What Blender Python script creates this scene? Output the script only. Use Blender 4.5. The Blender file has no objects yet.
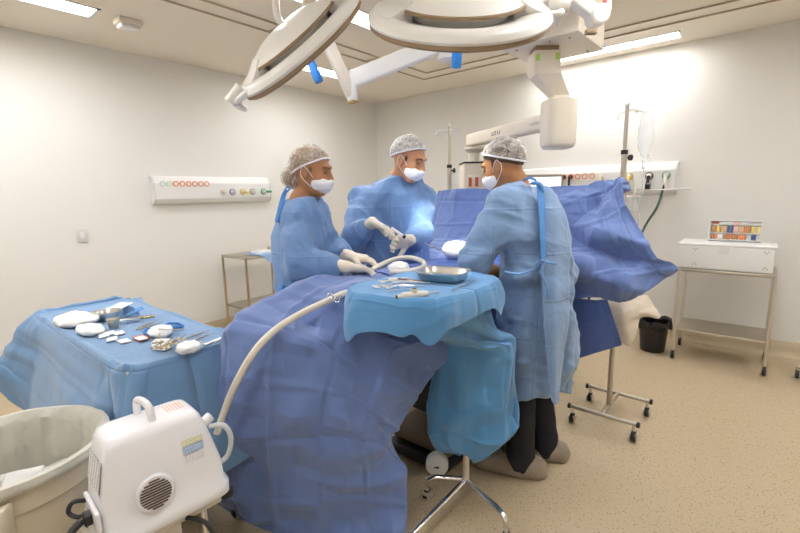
import bpy, bmesh, math, random
import numpy as np
import openvdb
from mathutils import Matrix, Vector
random.seed(7)
PI = math.pi
SC = bpy.context.scene
COL = SC.collection

# ------------------------------------------------------------------ camera, world, lights, exposure
HC = 1.45
YAW, PITCH, ROLL, FPX = math.radians(-39.99), math.radians(9.476), math.radians(-1.175), 438.41
cf = np.array([math.sin(YAW)*math.cos(PITCH), math.cos(YAW)*math.cos(PITCH), -math.sin(PITCH)])
r0_ = np.array([math.cos(YAW), -math.sin(YAW), 0.0]); u0_ = np.cross(r0_, cf)
cr = math.cos(ROLL)*r0_ + math.sin(ROLL)*u0_
cu = -math.sin(ROLL)*r0_ + math.cos(ROLL)*u0_
cam_data = bpy.data.cameras.new('camera'); cam = bpy.data.objects.new('camera', cam_data); COL.objects.link(cam)
cam_data.sensor_width = 36; cam_data.lens = FPX/800*36; cam_data.clip_start = 0.02
M = Matrix.Identity(4)
for i in range(3):
    M[i][0] = cr[i]; M[i][1] = cu[i]; M[i][2] = -cf[i]
M.translation = (0, 0, HC); cam.matrix_world = M
SC.camera = cam

w = bpy.data.worlds.new('world'); SC.world = w; w.use_nodes = True
w.node_tree.nodes['Background'].inputs[0].default_value = (1, .95, .88, 1)
w.node_tree.nodes['Background'].inputs[1].default_value = 0.3
SC.view_settings.view_transform = 'Standard'; SC.view_settings.look = 'None'
SC.view_settings.gamma = 1; SC.view_settings.use_curve_mapping = False
SC.view_settings.exposure = 0.33
CEIL = 2.73
PANEL_POWER = 25.0           # ceiling panels, emission strength
PANEL_COL = (.97, .98, 1.0)
SPOT_POWER = 190

def vec_ray(px, py): return cf + (px-400)/FPX*cr - (py-266.5)/FPX*cu
def D(px, py, t): return vec_ray(px, py)*t + np.array([0, 0, HC])
def PX(px, py, x): v = vec_ray(px, py); return v*(x/v[0]) + np.array([0, 0, HC])
def PY(px, py, y): v = vec_ray(px, py); return v*(y/v[1]) + np.array([0, 0, HC])
def PZ(px, py, z): v = vec_ray(px, py); return v*((z-HC)/v[2]) + np.array([0, 0, HC])
def A(*a): return np.array(a, float)
def unit(v): v = np.array(v, float); return v/np.linalg.norm(v)

# ------------------------------------------------------------------ materials
MATS = {}
def mat(name, col, rough=.5, metal=0, bump=0, bscale=50, spec=.5, var=0, vscale=8, sheen=0, trans=0, emit=0, crease=0, cscale=5, alpha=1, coat=0, sss=0, grid=0):
    if name in MATS: return MATS[name]
    m = bpy.data.materials.new(name); m.use_nodes = True; nt = m.node_tree; N = nt.nodes; L = nt.links
    b = N['Principled BSDF']; b.inputs['Roughness'].default_value = rough; b.inputs['Metallic'].default_value = metal
    b.inputs['Specular IOR Level'].default_value = spec
    b.inputs['Base Color'].default_value = (*col, 1)
    b.inputs['Alpha'].default_value = alpha
    b.inputs['Coat Weight'].default_value = coat
    if sss:
        b.inputs['Subsurface Weight'].default_value = sss; b.inputs['Subsurface Radius'].default_value = (.02, .008, .004); b.inputs['Subsurface Scale'].default_value = .3
    if sheen: b.inputs['Sheen Weight'].default_value = sheen; b.inputs['Sheen Roughness'].default_value = .6
    if emit: b.inputs['Emission Color'].default_value = (*col, 1); b.inputs['Emission Strength'].default_value = emit
    tc = N.new('ShaderNodeTexCoord')
    if var:
        n = N.new('ShaderNodeTexNoise'); n.inputs['Scale'].default_value = vscale; n.inputs['Detail'].default_value = 5
        L.new(tc.outputs['Object'], n.inputs['Vector'])
        mx = N.new('ShaderNodeMix'); mx.data_type = 'RGBA'
        mx.inputs[6].default_value = (*[c*(1-var) for c in col], 1); mx.inputs[7].default_value = (*[min(1, c*(1+var)) for c in col], 1)
        L.new(n.outputs['Fac'], mx.inputs[0]); L.new(mx.outputs[2], b.inputs['Base Color'])
    last = None
    if bump:
        n = N.new('ShaderNodeTexNoise'); n.inputs['Scale'].default_value = bscale; n.inputs['Detail'].default_value = 4
        L.new(tc.outputs['Object'], n.inputs['Vector'])
        bp = N.new('ShaderNodeBump'); bp.inputs['Strength'].default_value = bump; bp.inputs['Distance'].default_value = .004
        L.new(n.outputs['Fac'], bp.inputs['Height']); last = bp
    if crease:
        v = N.new('ShaderNodeTexVoronoi'); v.feature = 'F1'; v.distance = 'CHEBYCHEV'; v.inputs['Scale'].default_value = cscale
        nz = N.new('ShaderNodeTexNoise'); nz.inputs['Scale'].default_value = 4
        L.new(tc.outputs['Object'], nz.inputs['Vector'])
        ad = N.new('ShaderNodeVectorMath'); ad.operation = 'MULTIPLY_ADD'; ad.inputs[1].default_value = (.25, .25, .25)
        L.new(nz.outputs['Color'], ad.inputs[0]); L.new(tc.outputs['Object'], ad.inputs[2]); L.new(ad.outputs[0], v.inputs['Vector'])
        bp = N.new('ShaderNodeBump'); bp.inputs['Strength'].default_value = crease; bp.inputs['Distance'].default_value = .03
        L.new(v.outputs['Distance'], bp.inputs['Height'])
        if last: L.new(last.outputs[0], bp.inputs['Normal'])
        last = bp
    if grid:
        sx = N.new('ShaderNodeSeparateXYZ'); L.new(tc.outputs['Object'], sx.inputs[0])
        def mth(op, a, b=None, c=None):
            q = N.new('ShaderNodeMath'); q.operation = op
            for i_, v_ in enumerate((a, b, c)):
                if v_ is None: continue
                if isinstance(v_, (int, float)): q.inputs[i_].default_value = v_
                else: L.new(v_, q.inputs[i_])
            return q.outputs[0]
        hx_ = mth('MULTIPLY_ADD', sx.outputs[1], .643, mth('MULTIPLY', sx.outputs[0], .766))
        def line(v_, off): 
            p_ = mth('PINGPONG', mth('ADD', v_, off), grid/2)
            return mth('MAXIMUM', mth('SUBTRACT', 1, mth('DIVIDE', p_, .007)), 0)
        hh = mth('ADD', line(sx.outputs[2], 10.03), line(hx_, 10.05))
        bp = N.new('ShaderNodeBump'); bp.inputs['Strength'].default_value = .35; bp.inputs['Distance'].default_value = .006
        L.new(hh, bp.inputs['Height'])
        if last: L.new(last.outputs[0], bp.inputs['Normal'])
        last = bp
    if last: L.new(last.outputs[0], b.inputs['Normal'])
    if trans:
        tr = N.new('ShaderNodeBsdfTranslucent'); tr.inputs[0].default_value = (*col, 1)
        ms = N.new('ShaderNodeMixShader'); ms.inputs[0].default_value = trans
        L.new(b.outputs[0], ms.inputs[1]); L.new(tr.outputs[0], ms.inputs[2]); L.new(ms.outputs[0], N['Material Output'].inputs[0])
    MATS[name] = m; return m

def floor_mat():
    m = bpy.data.materials.new('terrazzo_vinyl'); m.use_nodes = True; nt = m.node_tree; N = nt.nodes; L = nt.links; b = N['Principled BSDF']
    tc = N.new('ShaderNodeTexCoord')
    v = N.new('ShaderNodeTexVoronoi'); v.inputs['Scale'].default_value = 120; L.new(tc.outputs['Object'], v.inputs['Vector'])
    sep = N.new('ShaderNodeSeparateColor'); L.new(v.outputs['Color'], sep.inputs[0])
    lt = N.new('ShaderNodeMath'); lt.operation = 'LESS_THAN'; lt.inputs[1].default_value = .30; L.new(sep.outputs[0], lt.inputs[0])
    l2 = N.new('ShaderNodeMath'); l2.operation = 'LESS_THAN'; l2.inputs[1].default_value = .34; L.new(v.outputs['Distance'], l2.inputs[0])
    mu = N.new('ShaderNodeMath'); mu.operation = 'MULTIPLY'; L.new(lt.outputs[0], mu.inputs[0]); L.new(l2.outputs[0], mu.inputs[1])
    n = N.new('ShaderNodeTexNoise'); n.inputs['Scale'].default_value = 110; n.inputs['Detail'].default_value = 6; L.new(tc.outputs['Object'], n.inputs['Vector'])
    base = N.new('ShaderNodeMix'); base.data_type = 'RGBA'; base.inputs[6].default_value = (.45, .35, .22, 1); base.inputs[7].default_value = (.60, .485, .325, 1)
    L.new(n.outputs['Fac'], base.inputs[0])
    mx = N.new('ShaderNodeMix'); mx.data_type = 'RGBA'; L.new(mu.outputs[0], mx.inputs[0]); L.new(base.outputs[2], mx.inputs[6])
    c2 = N.new('ShaderNodeMix'); c2.data_type = 'RGBA'; c2.inputs[6].default_value = (.17, .11, .06, 1); c2.inputs[7].default_value = (.42, .28, .13, 1)
    L.new(sep.outputs[1], c2.inputs[0]); L.new(c2.outputs[2], mx.inputs[7]); L.new(mx.outputs[2], b.inputs['Base Color'])
    b.inputs['Roughness'].default_value = .38; b.inputs['Specular IOR Level'].default_value = .35
    return m

def cap_mat(name, a0, a1, col=(.90, .87, .84)):
    m = bpy.data.materials.new(name); m.use_nodes = True; nt = m.node_tree; N = nt.nodes; L = nt.links; b = N['Principled BSDF']
    b.inputs['Base Color'].default_value = (*col, 1); b.inputs['Roughness'].default_value = .7
    tc = N.new('ShaderNodeTexCoord'); n = N.new('ShaderNodeTexNoise'); n.inputs['Scale'].default_value = 24; n.inputs['Detail'].default_value = 6; n.inputs['Roughness'].default_value = .7
    n.inputs['Distortion'].default_value = 1.5
    L.new(tc.outputs['Object'], n.inputs['Vector'])
    rp = N.new('ShaderNodeMapRange'); rp.inputs[1].default_value = .35; rp.inputs[2].default_value = .68; rp.inputs[3].default_value = a0; rp.inputs[4].default_value = a1
    L.new(n.outputs['Fac'], rp.inputs[0]); L.new(rp.outputs[0], b.inputs['Alpha'])
    return m

def label_mat(name, bg, ink, sx, sy):
    m = bpy.data.materials.new(name); m.use_nodes = True; nt = m.node_tree; N = nt.nodes; L = nt.links; b = N['Principled BSDF']
    tc = N.new('ShaderNodeTexCoord'); mp = N.new('ShaderNodeMapping'); mp.inputs['Scale'].default_value = (sx, sy, 1)
    sp = N.new('ShaderNodeSeparateXYZ'); L.new(tc.outputs['Generated'], sp.inputs[0]); ad = N.new('ShaderNodeMath'); L.new(sp.outputs[0], ad.inputs[0]); L.new(sp.outputs[1], ad.inputs[1])
    cm = N.new('ShaderNodeCombineXYZ'); L.new(ad.outputs[0], cm.inputs[0]); L.new(sp.outputs[2], cm.inputs[1]); L.new(cm.outputs[0], mp.inputs[0])
    br = N.new('ShaderNodeTexBrick'); br.inputs['Scale'].default_value = 1; br.inputs['Color1'].default_value = (*ink, 1); br.inputs['Color2'].default_value = (*[(a+b_)/2 for a, b_ in zip(ink, bg)], 1)
    br.inputs['Mortar'].default_value = (*bg, 1); br.inputs['Mortar Size'].default_value = .22; br.inputs['Brick Width'].default_value = .9; br.inputs['Row Height'].default_value = .7
    br.inputs['Bias'].default_value = -.2
    L.new(mp.outputs[0], br.inputs['Vector']); L.new(br.outputs['Color'], b.inputs['Base Color']); b.inputs['Roughness'].default_value = .6
    return m

WALL = mat('wall_paint', (.81, .79, .75), .75, bump=.03, bscale=120, spec=.2)
CEILM = mat('ceiling_paint', (.88, .82, .72), .85, spec=.2)
FLOOR = floor_mat()
COVE = mat('cove_skirting', (.52, .42, .28), .5, var=.12, vscale=90)
WHITE = mat('white_plastic', (.82, .81, .79), .35)
LAMPW = mat('lamp_white', (.90, .87, .82), .32, coat=.2)
CREAM = mat('cream_enamel', (.80, .72, .60), .4)
CREAMD = mat('brown_seal', (.30, .20, .11), .6)  # pendant seals and screws; on the lamps it paints underside shade
DARK = mat('black_rubber', (.015, .015, .017), .45)
STEEL = mat('stainless_steel', (.74, .71, .66), .28, metal=1)
STEELB = mat('brushed_steel', (.55, .50, .42), .4, metal=1, bump=.05, bscale=30)
CHROME = mat('chrome', (.8, .78, .75), .1, metal=1)
GOLD = mat('warm_steel', (.60, .50, .34), .25, metal=1)
SKIN = mat('skin', (.60, .29, .15), .5, sss=.15, var=.08, vscale=15)
SKINT = mat('tan_skin', (.44, .20, .085), .5, sss=.1, var=.08, vscale=15)
IODINE = mat('iodine_skin', (.55, .22, .04), .45, sss=.1)
HAIR = mat('brown_hair', (.075, .04, .02), .6, bump=.5, bscale=60)
HAIRL = mat('light_brown_hair', (.22, .125, .06), .6, bump=.5, bscale=60)
GLOVE = mat('latex_glove', (.84, .74, .60), .45, bump=.15, bscale=60, sss=.05)
MASKM = mat('mask_paper', (.86, .85, .88), .8, bump=.1, bscale=60)
CAPM = cap_mat('bouffant_cap', .04, .68, (.84, .77, .70)); CAPN = cap_mat('bouffant_cap_net', .02, .66, (.80, .71, .60)); CAPW = cap_mat('bouffant_cap_white', .28, .88)
GOWNA = mat('gown_blue', (.14, .265, .51), .75, bump=.12, bscale=260, sheen=.25, crease=.4, cscale=9, grid=.2)
GOWNB = mat('gown_pale', (.20, .32, .52), .75, bump=.12, bscale=260, sheen=.25, crease=.4, cscale=8, grid=.2)
TIE = mat('gown_tie', (.10, .30, .66), .7)
DRAPEP = mat('drape_periwinkle', (.13, .205, .465), .8, bump=.15, bscale=260, sheen=.3, var=.06, vscale=300, crease=.5, cscale=5)
DRAPEL = mat('drape_steel_blue', (.14, .275, .475), .8, bump=.15, bscale=260, sheen=.3, var=.05, vscale=250, crease=.3, cscale=5)
DRAPEM = mat('drape_sky', (.085, .30, .60), .75, bump=.15, bscale=260, sheen=.3, crease=.3, cscale=5, trans=.12)
DRAPED = mat('drape_deep', (.045, .14, .53), .75, bump=.15, bscale=200, sheen=.3, crease=.4, cscale=7)
TEAL = mat('drape_teal_lining', (.07, .30, .50), .6)
GAUZE = mat('gauze', (.88, .87, .85), .95, bump=.6, bscale=120)
BLACKCLOTH = mat('black_trousers', (.012, .012, .018), .85, bump=.3, bscale=40)
SHOEC = mat('shoe_cover', (.32, .26, .19), .85, bump=.8, bscale=70)
PANELG = mat('led_panel', PANEL_COL, .5, emit=PANEL_POWER)
LINER = mat('bin_liner', (.80, .77, .68), .35, bump=.9, bscale=14, trans=.3, crease=.5, cscale=9)
BIN = mat('beige_bin', (.70, .61, .46), .5)
HOSE = mat('hose_cream', (.76, .70, .58), .4)
CLEAR = mat('clear_plastic', (.85, .9, .95), .1, alpha=.30)
BLUEP = mat('blue_plastic', (.02, .19, .55), .35)
ORANGE = mat('orange_plastic', (.80, .22, .06), .5)
RED = mat('red_plastic', (.70, .06, .04), .5)
GREEN = mat('green_plastic', (.03, .30, .14), .5)
LIME = mat('lime_sticker', (.45, .70, .12), .6)
YELLOW = mat('yellow_plastic', (.80, .60, .12), .5)
BLUEGREY = mat('paper_blue', (.30, .48, .70), .8)
FABRIC = mat('cream_cloth', (.72, .62, .50), .9, bump=.2, bscale=80, crease=.3, cscale=6)

# ------------------------------------------------------------------ mesh helpers
WM = {}
def W(o):
    return WM.get(o.name, Matrix.Identity(4)) if o else Matrix.Identity(4)
def link(name, me, parent=None, M_=None):
    o = bpy.data.objects.new(name, me); COL.objects.link(o)
    if parent:
        o.parent = parent; WM[o.name] = W(parent)
    return o
def thing(name, label, cat, loc=(0, 0, 0), group=None, rotz=0):
    o = bpy.data.objects.new(name, None); COL.objects.link(o); o.empty_display_size = .1
    o.location = tuple(loc); o.rotation_euler = (0, 0, rotz)
    WM[o.name] = Matrix.Translation(Vector(tuple(loc))) @ Matrix.Rotation(rotz, 4, 'Z')
    o['label'] = label; o['category'] = cat
    if group: o['group'] = group
    return o
def tag(o, label, cat, group=None):
    o['label'] = label; o['category'] = cat
    if group: o['group'] = group
    return o
def to_obj(name, V, Fc, material, parent=None, smooth=True, angle=40, origin=None):
    """world coordinates in, ONE mesh object out; a child's mesh is expressed in its thing's frame"""
    V = np.asarray(V, float).reshape(-1, 3)
    if parent is None:
        if origin is None:
            origin = A((V[:, 0].min()+V[:, 0].max())/2, (V[:, 1].min()+V[:, 1].max())/2, V[:, 2].min())
        Vl = V-np.array(origin)
    else:
        inv = np.array(W(parent).inverted()); Vl = V@inv[:3, :3].T+inv[:3, 3]
    me = bpy.data.meshes.new(name)
    me.from_pydata([tuple(v) for v in Vl], [], [tuple(int(i) for i in f) for f in Fc]); me.update()
    mats = material if isinstance(material, (list, tuple)) else [material]
    for m in mats: me.materials.append(m)
    if smooth:
        me.shade_smooth(); me.set_sharp_from_angle(angle=math.radians(angle))
    o = link(name, me, parent)
    if parent is None:
        o.location = tuple(origin); WM[o.name] = Matrix.Translation(Vector(tuple(origin)))
    return o
def frame(d, up=(0, 0, 1)):
    d = unit(d); up = np.array(up, float)
    if abs(d@up) > .98: up = A(1, 0, 0) if abs(d[0]) < .9 else A(0, 0, 1)
    x = unit(np.cross(up, d)); y = np.cross(d, x); return x, y, d
class MB:
    def __init__(s): s.v = []; s.f = []
    def add(s, V, F):
        n = len(s.v); s.v += [tuple(p) for p in V]; s.f += [tuple(i+n for i in f) for f in F]; return s
    def box(s, c, size, R=None, bev=0):
        bm = bmesh.new(); bmesh.ops.create_cube(bm, size=1)
        for v in bm.verts: v.co = Vector((v.co.x*size[0], v.co.y*size[1], v.co.z*size[2]))
        if bev: bmesh.ops.bevel(bm, geom=bm.edges[:], offset=bev, segments=3, affect='EDGES', profile=.5)
        V = np.array([v.co[:] for v in bm.verts]); Fc = [[v.index for v in f.verts] for f in bm.faces]; bm.free()
        if R is not None: V = V@np.array(R)          # rows of R = local axes
        return s.add(V+np.array(c), Fc)
    def tube(s, pts, r, n=10, cap=True, closed=False, smooth_path=0):
        P = [np.array(p, float) for p in pts]
        if smooth_path: P = list(spline(P, smooth_path))
        m = len(P); rr = r if hasattr(r, '__len__') else [r]*m
        if len(rr) != m: rr = np.interp(np.linspace(0, 1, m), np.linspace(0, 1, len(rr)), rr)
        V = []; F = []
        x = None
        for i in range(m):
            if closed: d = P[(i+1) % m]-P[i-1]
            else: d = P[min(i+1, m-1)]-P[max(i-1, 0)]
            d = unit(d)
            if x is None: x, y, _ = frame(d)
            else:
                x = unit(x-d*(x@d)); y = np.cross(d, x)
            for k in range(n):
                a = 2*PI*k/n; V.append(P[i]+rr[i]*(math.cos(a)*x+math.sin(a)*y))
        for i in range(m if closed else m-1):
            j = (i+1) % m
            for k in range(n): F.append((i*n+k, i*n+(k+1) % n, j*n+(k+1) % n, j*n+k))
        if cap and not closed:
            F.append(tuple(range(n))[::-1]); F.append(tuple((m-1)*n+k for k in range(n)))
        return s.add(V, F)
    def lathe(s, prof, c=(0, 0, 0), ax=(0, 0, 1), n=32, up=(1, 0, 0)):
        x, y, z = frame(ax, up) if up is not None else frame(ax)
        V = []; F = []; m = len(prof); c = np.array(c, float)
        for (r, h) in prof:
            for k in range(n):
                a = 2*PI*k/n; V.append(c+z*h+max(r, 1e-5)*(math.cos(a)*x+math.sin(a)*y))
        for i in range(m-1):
            for k in range(n): F.append((i*n+k, i*n+(k+1) % n, (i+1)*n+(k+1) % n, (i+1)*n+k))
        return s.add(V, F)
    def loops(s, Ls, closed=True, cap0=False, cap1=False):
        n = len(Ls[0]); V = [p for L_ in Ls for p in L_]; F = []
        for i in range(len(Ls)-1):
            for k in range(n if closed else n-1):
                j = (k+1) % n; F.append((i*n+k, i*n+j, (i+1)*n+j, (i+1)*n+k))
        if cap0: F.append(tuple(range(n))[::-1])
        if cap1: F.append(tuple((len(Ls)-1)*n+k for k in range(n)))
        return s.add(V, F)
    def build(s, name, material, parent=None, smooth=True, angle=40, origin=None):
        return to_obj(name, s.v, s.f, material, parent, smooth, angle, origin)
def spline(P, sub=6):
    P = np.array(P, float); n = len(P); out = []
    for i in range(n-1):
        p0, p1, p2, p3 = P[max(i-1, 0)], P[i], P[i+1], P[min(i+2, n-1)]
        for k in range(sub):
            t = k/sub; out.append(.5*((2*p1)+(-p0+p2)*t+(2*p0-5*p1+4*p2-p3)*t*t+(-p0+3*p1-3*p2+p3)*t**3))
    out.append(P[-1]); return np.array(out)
def bx(c, size, bev=.0, R=None): return MB().box(c, size, R, bev)
def solid(o, t=.002, off=0):
    m = o.modifiers.new('thickness', 'SOLIDIFY'); m.thickness = t; m.offset = off; return o
def dup(root, dloc=None, loc=None, rotz=None, label=None, group=None):
    r_ = root.copy(); COL.objects.link(r_)
    if loc is not None: r_.location = tuple(loc)
    if rotz is not None: r_.rotation_euler = (0, 0, rotz)
    if label: r_['label'] = label
    if group: r_['group'] = group
    for ch in list(root.children):
        c = ch.copy(); COL.objects.link(c); c.parent = r_
        for g in ch.children:
            d = g.copy(); COL.objects.link(d); d.parent = c
    return r_

# noise built from warped ridged sines (cloth wrinkles)
def tri(t):
    q = t/(2*PI); return 4*np.abs(q-np.floor(q+.5))-1
def wrinkle(X, Y, Z, scale=.09, seed=0, stretch=(1, 1, 1)):
    rg = np.random.RandomState(seed); out = 0
    X = X*stretch[0]; Y = Y*stretch[1]; Z = Z*stretch[2]
    for i in range(5):
        d = rg.normal(size=3); d /= np.linalg.norm(d); e = rg.normal(size=3); e /= np.linalg.norm(e)
        k = 2*PI/(scale*(.8+.5*i)); ph = rg.uniform(0, 6)
        wv = 1.9*tri((e[0]*X+e[1]*Y+e[2]*Z)*k*.55+ph)
        s = tri((d[0]*X+d[1]*Y+d[2]*Z)*k+wv+ph*2)
        s = s*.5+.5; s = 1-np.minimum(1, s*1.5)          # narrow crisp ridges, broad flats
        out = out-s*-1*(.35+.65*np.clip(.5+tri((e[0]*Y+e[1]*Z+e[2]*X)*k*.33+ph), 0, 1))
    return 1.5*np.tanh(out/1.8/1.5)-.15

def catrom(P, n, sharp=0):
    """P (m, ..., 3) -> (n, ...,3)"""
    P = np.array(P, float); m = P.shape[0]; t = np.linspace(0, m-1, n); i = np.minimum(t.astype(int), m-2); f = (t-i)
    f = f.reshape((-1,)+(1,)*(P.ndim-1))
    p0 = P[np.maximum(i-1, 0)]; p1 = P[i]; p2 = P[i+1]; p3 = P[np.minimum(i+2, m-1)]
    c = .5*((2*p1)+(-p0+p2)*f+(2*p0-5*p1+4*p2-p3)*f**2+(-p0+3*p1-3*p2+p3)*f**3)
    return c*(1-sharp)+(p1*(1-f)+p2*f)*sharp
def cloth(name, G, material, parent=None, nu=90, nv=90, sharp=.4, crease=.004, facet=None, cell=.22, wr=.006, wscale=.16, seed=1, thick=.002, uoff=.05, voff=.08, closed=False, pole=0, mod=None):
    G = np.array(G, float)                      # rows x cols x 3
    if closed: G = np.concatenate([G, G[:, :1]], axis=1)
    S = catrom(G, nv, sharp); S = catrom(S.transpose(1, 0, 2), nu, sharp).transpose(1, 0, 2)
    du = np.gradient(S, axis=1); dv = np.gradient(S, axis=0); N_ = np.cross(du, dv); N_ /= (np.linalg.norm(N_, axis=2, keepdims=True)+1e-9)
    if mod is not None: S = S+mod(S); du = np.gradient(S, axis=1); dv = np.gradient(S, axis=0); N_ = np.cross(du, dv); N_ /= (np.linalg.norm(N_, axis=2, keepdims=True)+1e-9)
    for _ in range(2):
        N_[1:-1] = (N_[:-2]+N_[1:-1]*2+N_[2:])/4; N_[:, 1:-1] = (N_[:, :-2]+N_[:, 1:-1]*2+N_[:, 2:])/4
    N_ /= (np.linalg.norm(N_, axis=2, keepdims=True)+1e-9)
    if (N_*(A(0, 0, HC)-S)).sum() < 0: N_ = -N_
    lu = np.linalg.norm(du, axis=2).mean()*(nu-1); lv = np.linalg.norm(dv, axis=2).mean()*(nv-1)
    u = np.linspace(0, lu, nu)[None, :]+uoff; v = np.linspace(0, lv, nv)[:, None]+voff
    def ridge(x, wd=.10):
        q = x/cell; k = np.round(q); dist = np.abs(q-k); return np.maximum(0, 1-dist/wd)*np.where(k % 2 == 0, 1, -1)
    rg = np.random.RandomState(seed)
    def tent(x):
        q = x/cell-.5; return 1-2*np.abs(q-np.round(q))
    iu = np.floor(u/cell).astype(int); iv = np.floor(v/cell).astype(int); sg_ = np.random.RandomState(seed+7).uniform(-1, 1, (60, 60))[iv % 60, iu % 60]
    disp = crease*(.7*ridge(u)+.7*ridge(v))+(crease*2.2 if facet is None else facet)*tent(u)*tent(v)*sg_
    disp = disp+wr*wrinkle(S[..., 0], S[..., 1], S[..., 2], wscale, seed)
    if closed:
        fade = np.minimum(1, np.minimum(np.arange(nu), nu-1-np.arange(nu))/6.)[None, :]; disp = disp*fade
    if pole: disp = disp*np.clip((np.linspace(0, 1, nv)[:, None]-pole*.75)/(pole*.5), .06, 1)
    S = S+N_*disp[..., None]
    F = []
    for j in range(nv-1):
        for i in range(nu-1):
            a = j*nu+i; F.append((a, a+1, a+1+nu, a+nu))
    o = to_obj(name, S.reshape(-1, 3), F, material, parent, True, 60)
    if thick: solid(o, thick)
    return o

# ------------------------------------------------------------------ signed distance modelling
class SDF:
    def __init__(s, lo, hi, vox, bg=.06):
        s.lo = np.array(lo, float); s.vox = vox
        n = np.ceil((np.array(hi)-s.lo)/vox).astype(int)+1; s.n = n
        s.ax = [(s.lo[i]+np.arange(n[i])*vox).astype(np.float32) for i in range(3)]
        s.bg = bg; s.F = np.full(tuple(n), bg, np.float32)
    def sl(s, bmin, bmax):
        r = []
        for i in range(3):
            a = int(np.floor((bmin[i]-s.lo[i])/s.vox)); b = int(np.ceil((bmax[i]-s.lo[i])/s.vox))+1
            a = max(a, 0); b = min(b, s.n[i])
            if b <= a: return None
            r.append(slice(a, b))
        return tuple(r)
    def grid(s, sl): return s.ax[0][sl[0]][:, None, None], s.ax[1][sl[1]][None, :, None], s.ax[2][sl[2]][None, None, :]
    def comb(s, sl, d, k, op):
        f = s.F[sl]
        if op == 'sub': d = -d; f2 = -f
        else: f2 = f
        if k > 0:
            h = np.clip(.5+.5*(f2-d)/k, 0, 1)
            if op == 'sub':
                # smooth max(f, -d_original) = -smin(-f, d_original)
                dd = -d; h = np.clip(.5+.5*((-f)-dd)/k, 0, 1); res = -((-f)*(1-h)+dd*h-k*h*(1-h))
            else: res = f*(1-h)+d*h-k*h*(1-h)
        else: res = np.maximum(f, d) if op == 'sub' else np.minimum(f, d)
        s.F[sl] = res
    def cap(s, a, b, ra, rb=None, k=.02, op='add', flat=None):
        rb = ra if rb is None else rb; a = np.array(a, float); b = np.array(b, float); m = max(ra, rb)+s.bg+k
        sl = s.sl(np.minimum(a, b)-m, np.maximum(a, b)+m)
        if sl is None: return
        X, Y, Z = s.grid(sl); d = b-a; L2 = max(d@d, 1e-9)
        px, py, pz = X-a[0], Y-a[1], Z-a[2]
        t = np.clip((px*d[0]+py*d[1]+pz*d[2])/L2, 0, 1)
        q = np.sqrt((px-t*d[0])**2+(py-t*d[1])**2+(pz-t*d[2])**2)-(ra+(rb-ra)*t)
        s.comb(sl, q, k, op)
    def chain(s, pts, rs, k=.02):
        for i in range(len(pts)-1): s.cap(pts[i], pts[i+1], rs[i], rs[i+1], k)
    def ell(s, c, rad, R=None, k=.02, op='add', planes=()):
        c = np.array(c, float); rad = np.array(rad, float); m = rad.max()+s.bg+k
        sl = s.sl(c-m, c+m)
        if sl is None: return
        X, Y, Z = s.grid(sl); px, py, pz = X-c[0], Y-c[1], Z-c[2]
        if R is not None:
            R = np.array(R); px, py, pz = [R[i][0]*px+R[i][1]*py+R[i][2]*pz for i in range(3)]
        k0 = np.sqrt((px/rad[0])**2+(py/rad[1])**2+(pz/rad[2])**2)+1e-6
        k1 = np.sqrt((px/rad[0]**2)**2+(py/rad[1]**2)**2+(pz/rad[2]**2)**2)+1e-6
        d = k0*(k0-1)/k1
        for (n_, off) in planes:                  # keep side  n.p < off, local frame
            d = np.maximum(d, n_[0]*px+n_[1]*py+n_[2]*pz-off)
        s.comb(sl, d, k, op)
    def loft(s, secs, yaw, k=.03, fold=0, nf=9, seed=0):
        """secs: (z, cx, cy, a(fwd half), b(side half)) rising z"""
        secs = np.array(secs); zmin, zmax = secs[0][0], secs[-1][0]; m = secs[:, 3:].max()+s.bg+.03
        lo = A(secs[:, 1].min()-m, secs[:, 2].min()-m, zmin-s.bg); hi = A(secs[:, 1].max()+m, secs[:, 2].max()+m, zmax+s.bg)
        sl = s.sl(lo, hi); X, Y, Z = s.grid(sl)
        g = lambda i: np.interp(Z, secs[:, 0], secs[:, i])
        cx, cy, a, b = g(1), g(2), g(3), g(4); c_, s_ = math.cos(yaw), math.sin(yaw)
        fx = (X-cx)*c_+(Y-cy)*s_; fy = -(X-cx)*s_+(Y-cy)*c_
        q = 1
        if fold:
            th = np.arctan2(fy, fx); amp = fold*np.clip((zmax-Z)/(zmax-zmin), 0, 1)
            q = 1+amp*(np.sin(nf*th+seed+2*np.sin(Z*5+seed))+.6*np.sin((nf+4)*th+seed*3+Z*4))*.6
        rr = np.sqrt((fx/(a*q))**2+(fy/(b*q))**2); d = (rr-1)*np.minimum(a, b)
        d = np.maximum(d, np.maximum(Z-zmax, zmin-Z))
        s.comb(sl, d.astype(np.float32), k, 'add')
    def wrinkle(s, amp, scale, seed=0, stretch=(1, 1, 1), zlo=None, zhi=None):
        idx = np.where(np.abs(s.F) < min(s.bg*.7, amp*2.2+2*s.vox))
        x, y, z = s.ax[0][idx[0]], s.ax[1][idx[1]], s.ax[2][idx[2]]
        s.F[idx] -= (amp*wrinkle(x, y, z, scale, seed, stretch)).astype(np.float32)
    def clipz(s, z, side=1):
        Z = s.ax[2][None, None, :]; s.F = np.maximum(s.F, side*(Z-z)).astype(np.float32)
    def build(s, name, material, parent=None, smooth_it=0):
        g = openvdb.FloatGrid(); g.background = s.bg
        g.copyFromArray(s.F); pts, quads = g.convertToQuads(isovalue=0)
        V = pts*s.vox+s.lo
        if len(quads):
            q = quads[:, ::-1] if SDF.flip else quads
        return to_obj(name, V, q, material, parent, True, 180)
    flip = False

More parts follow.
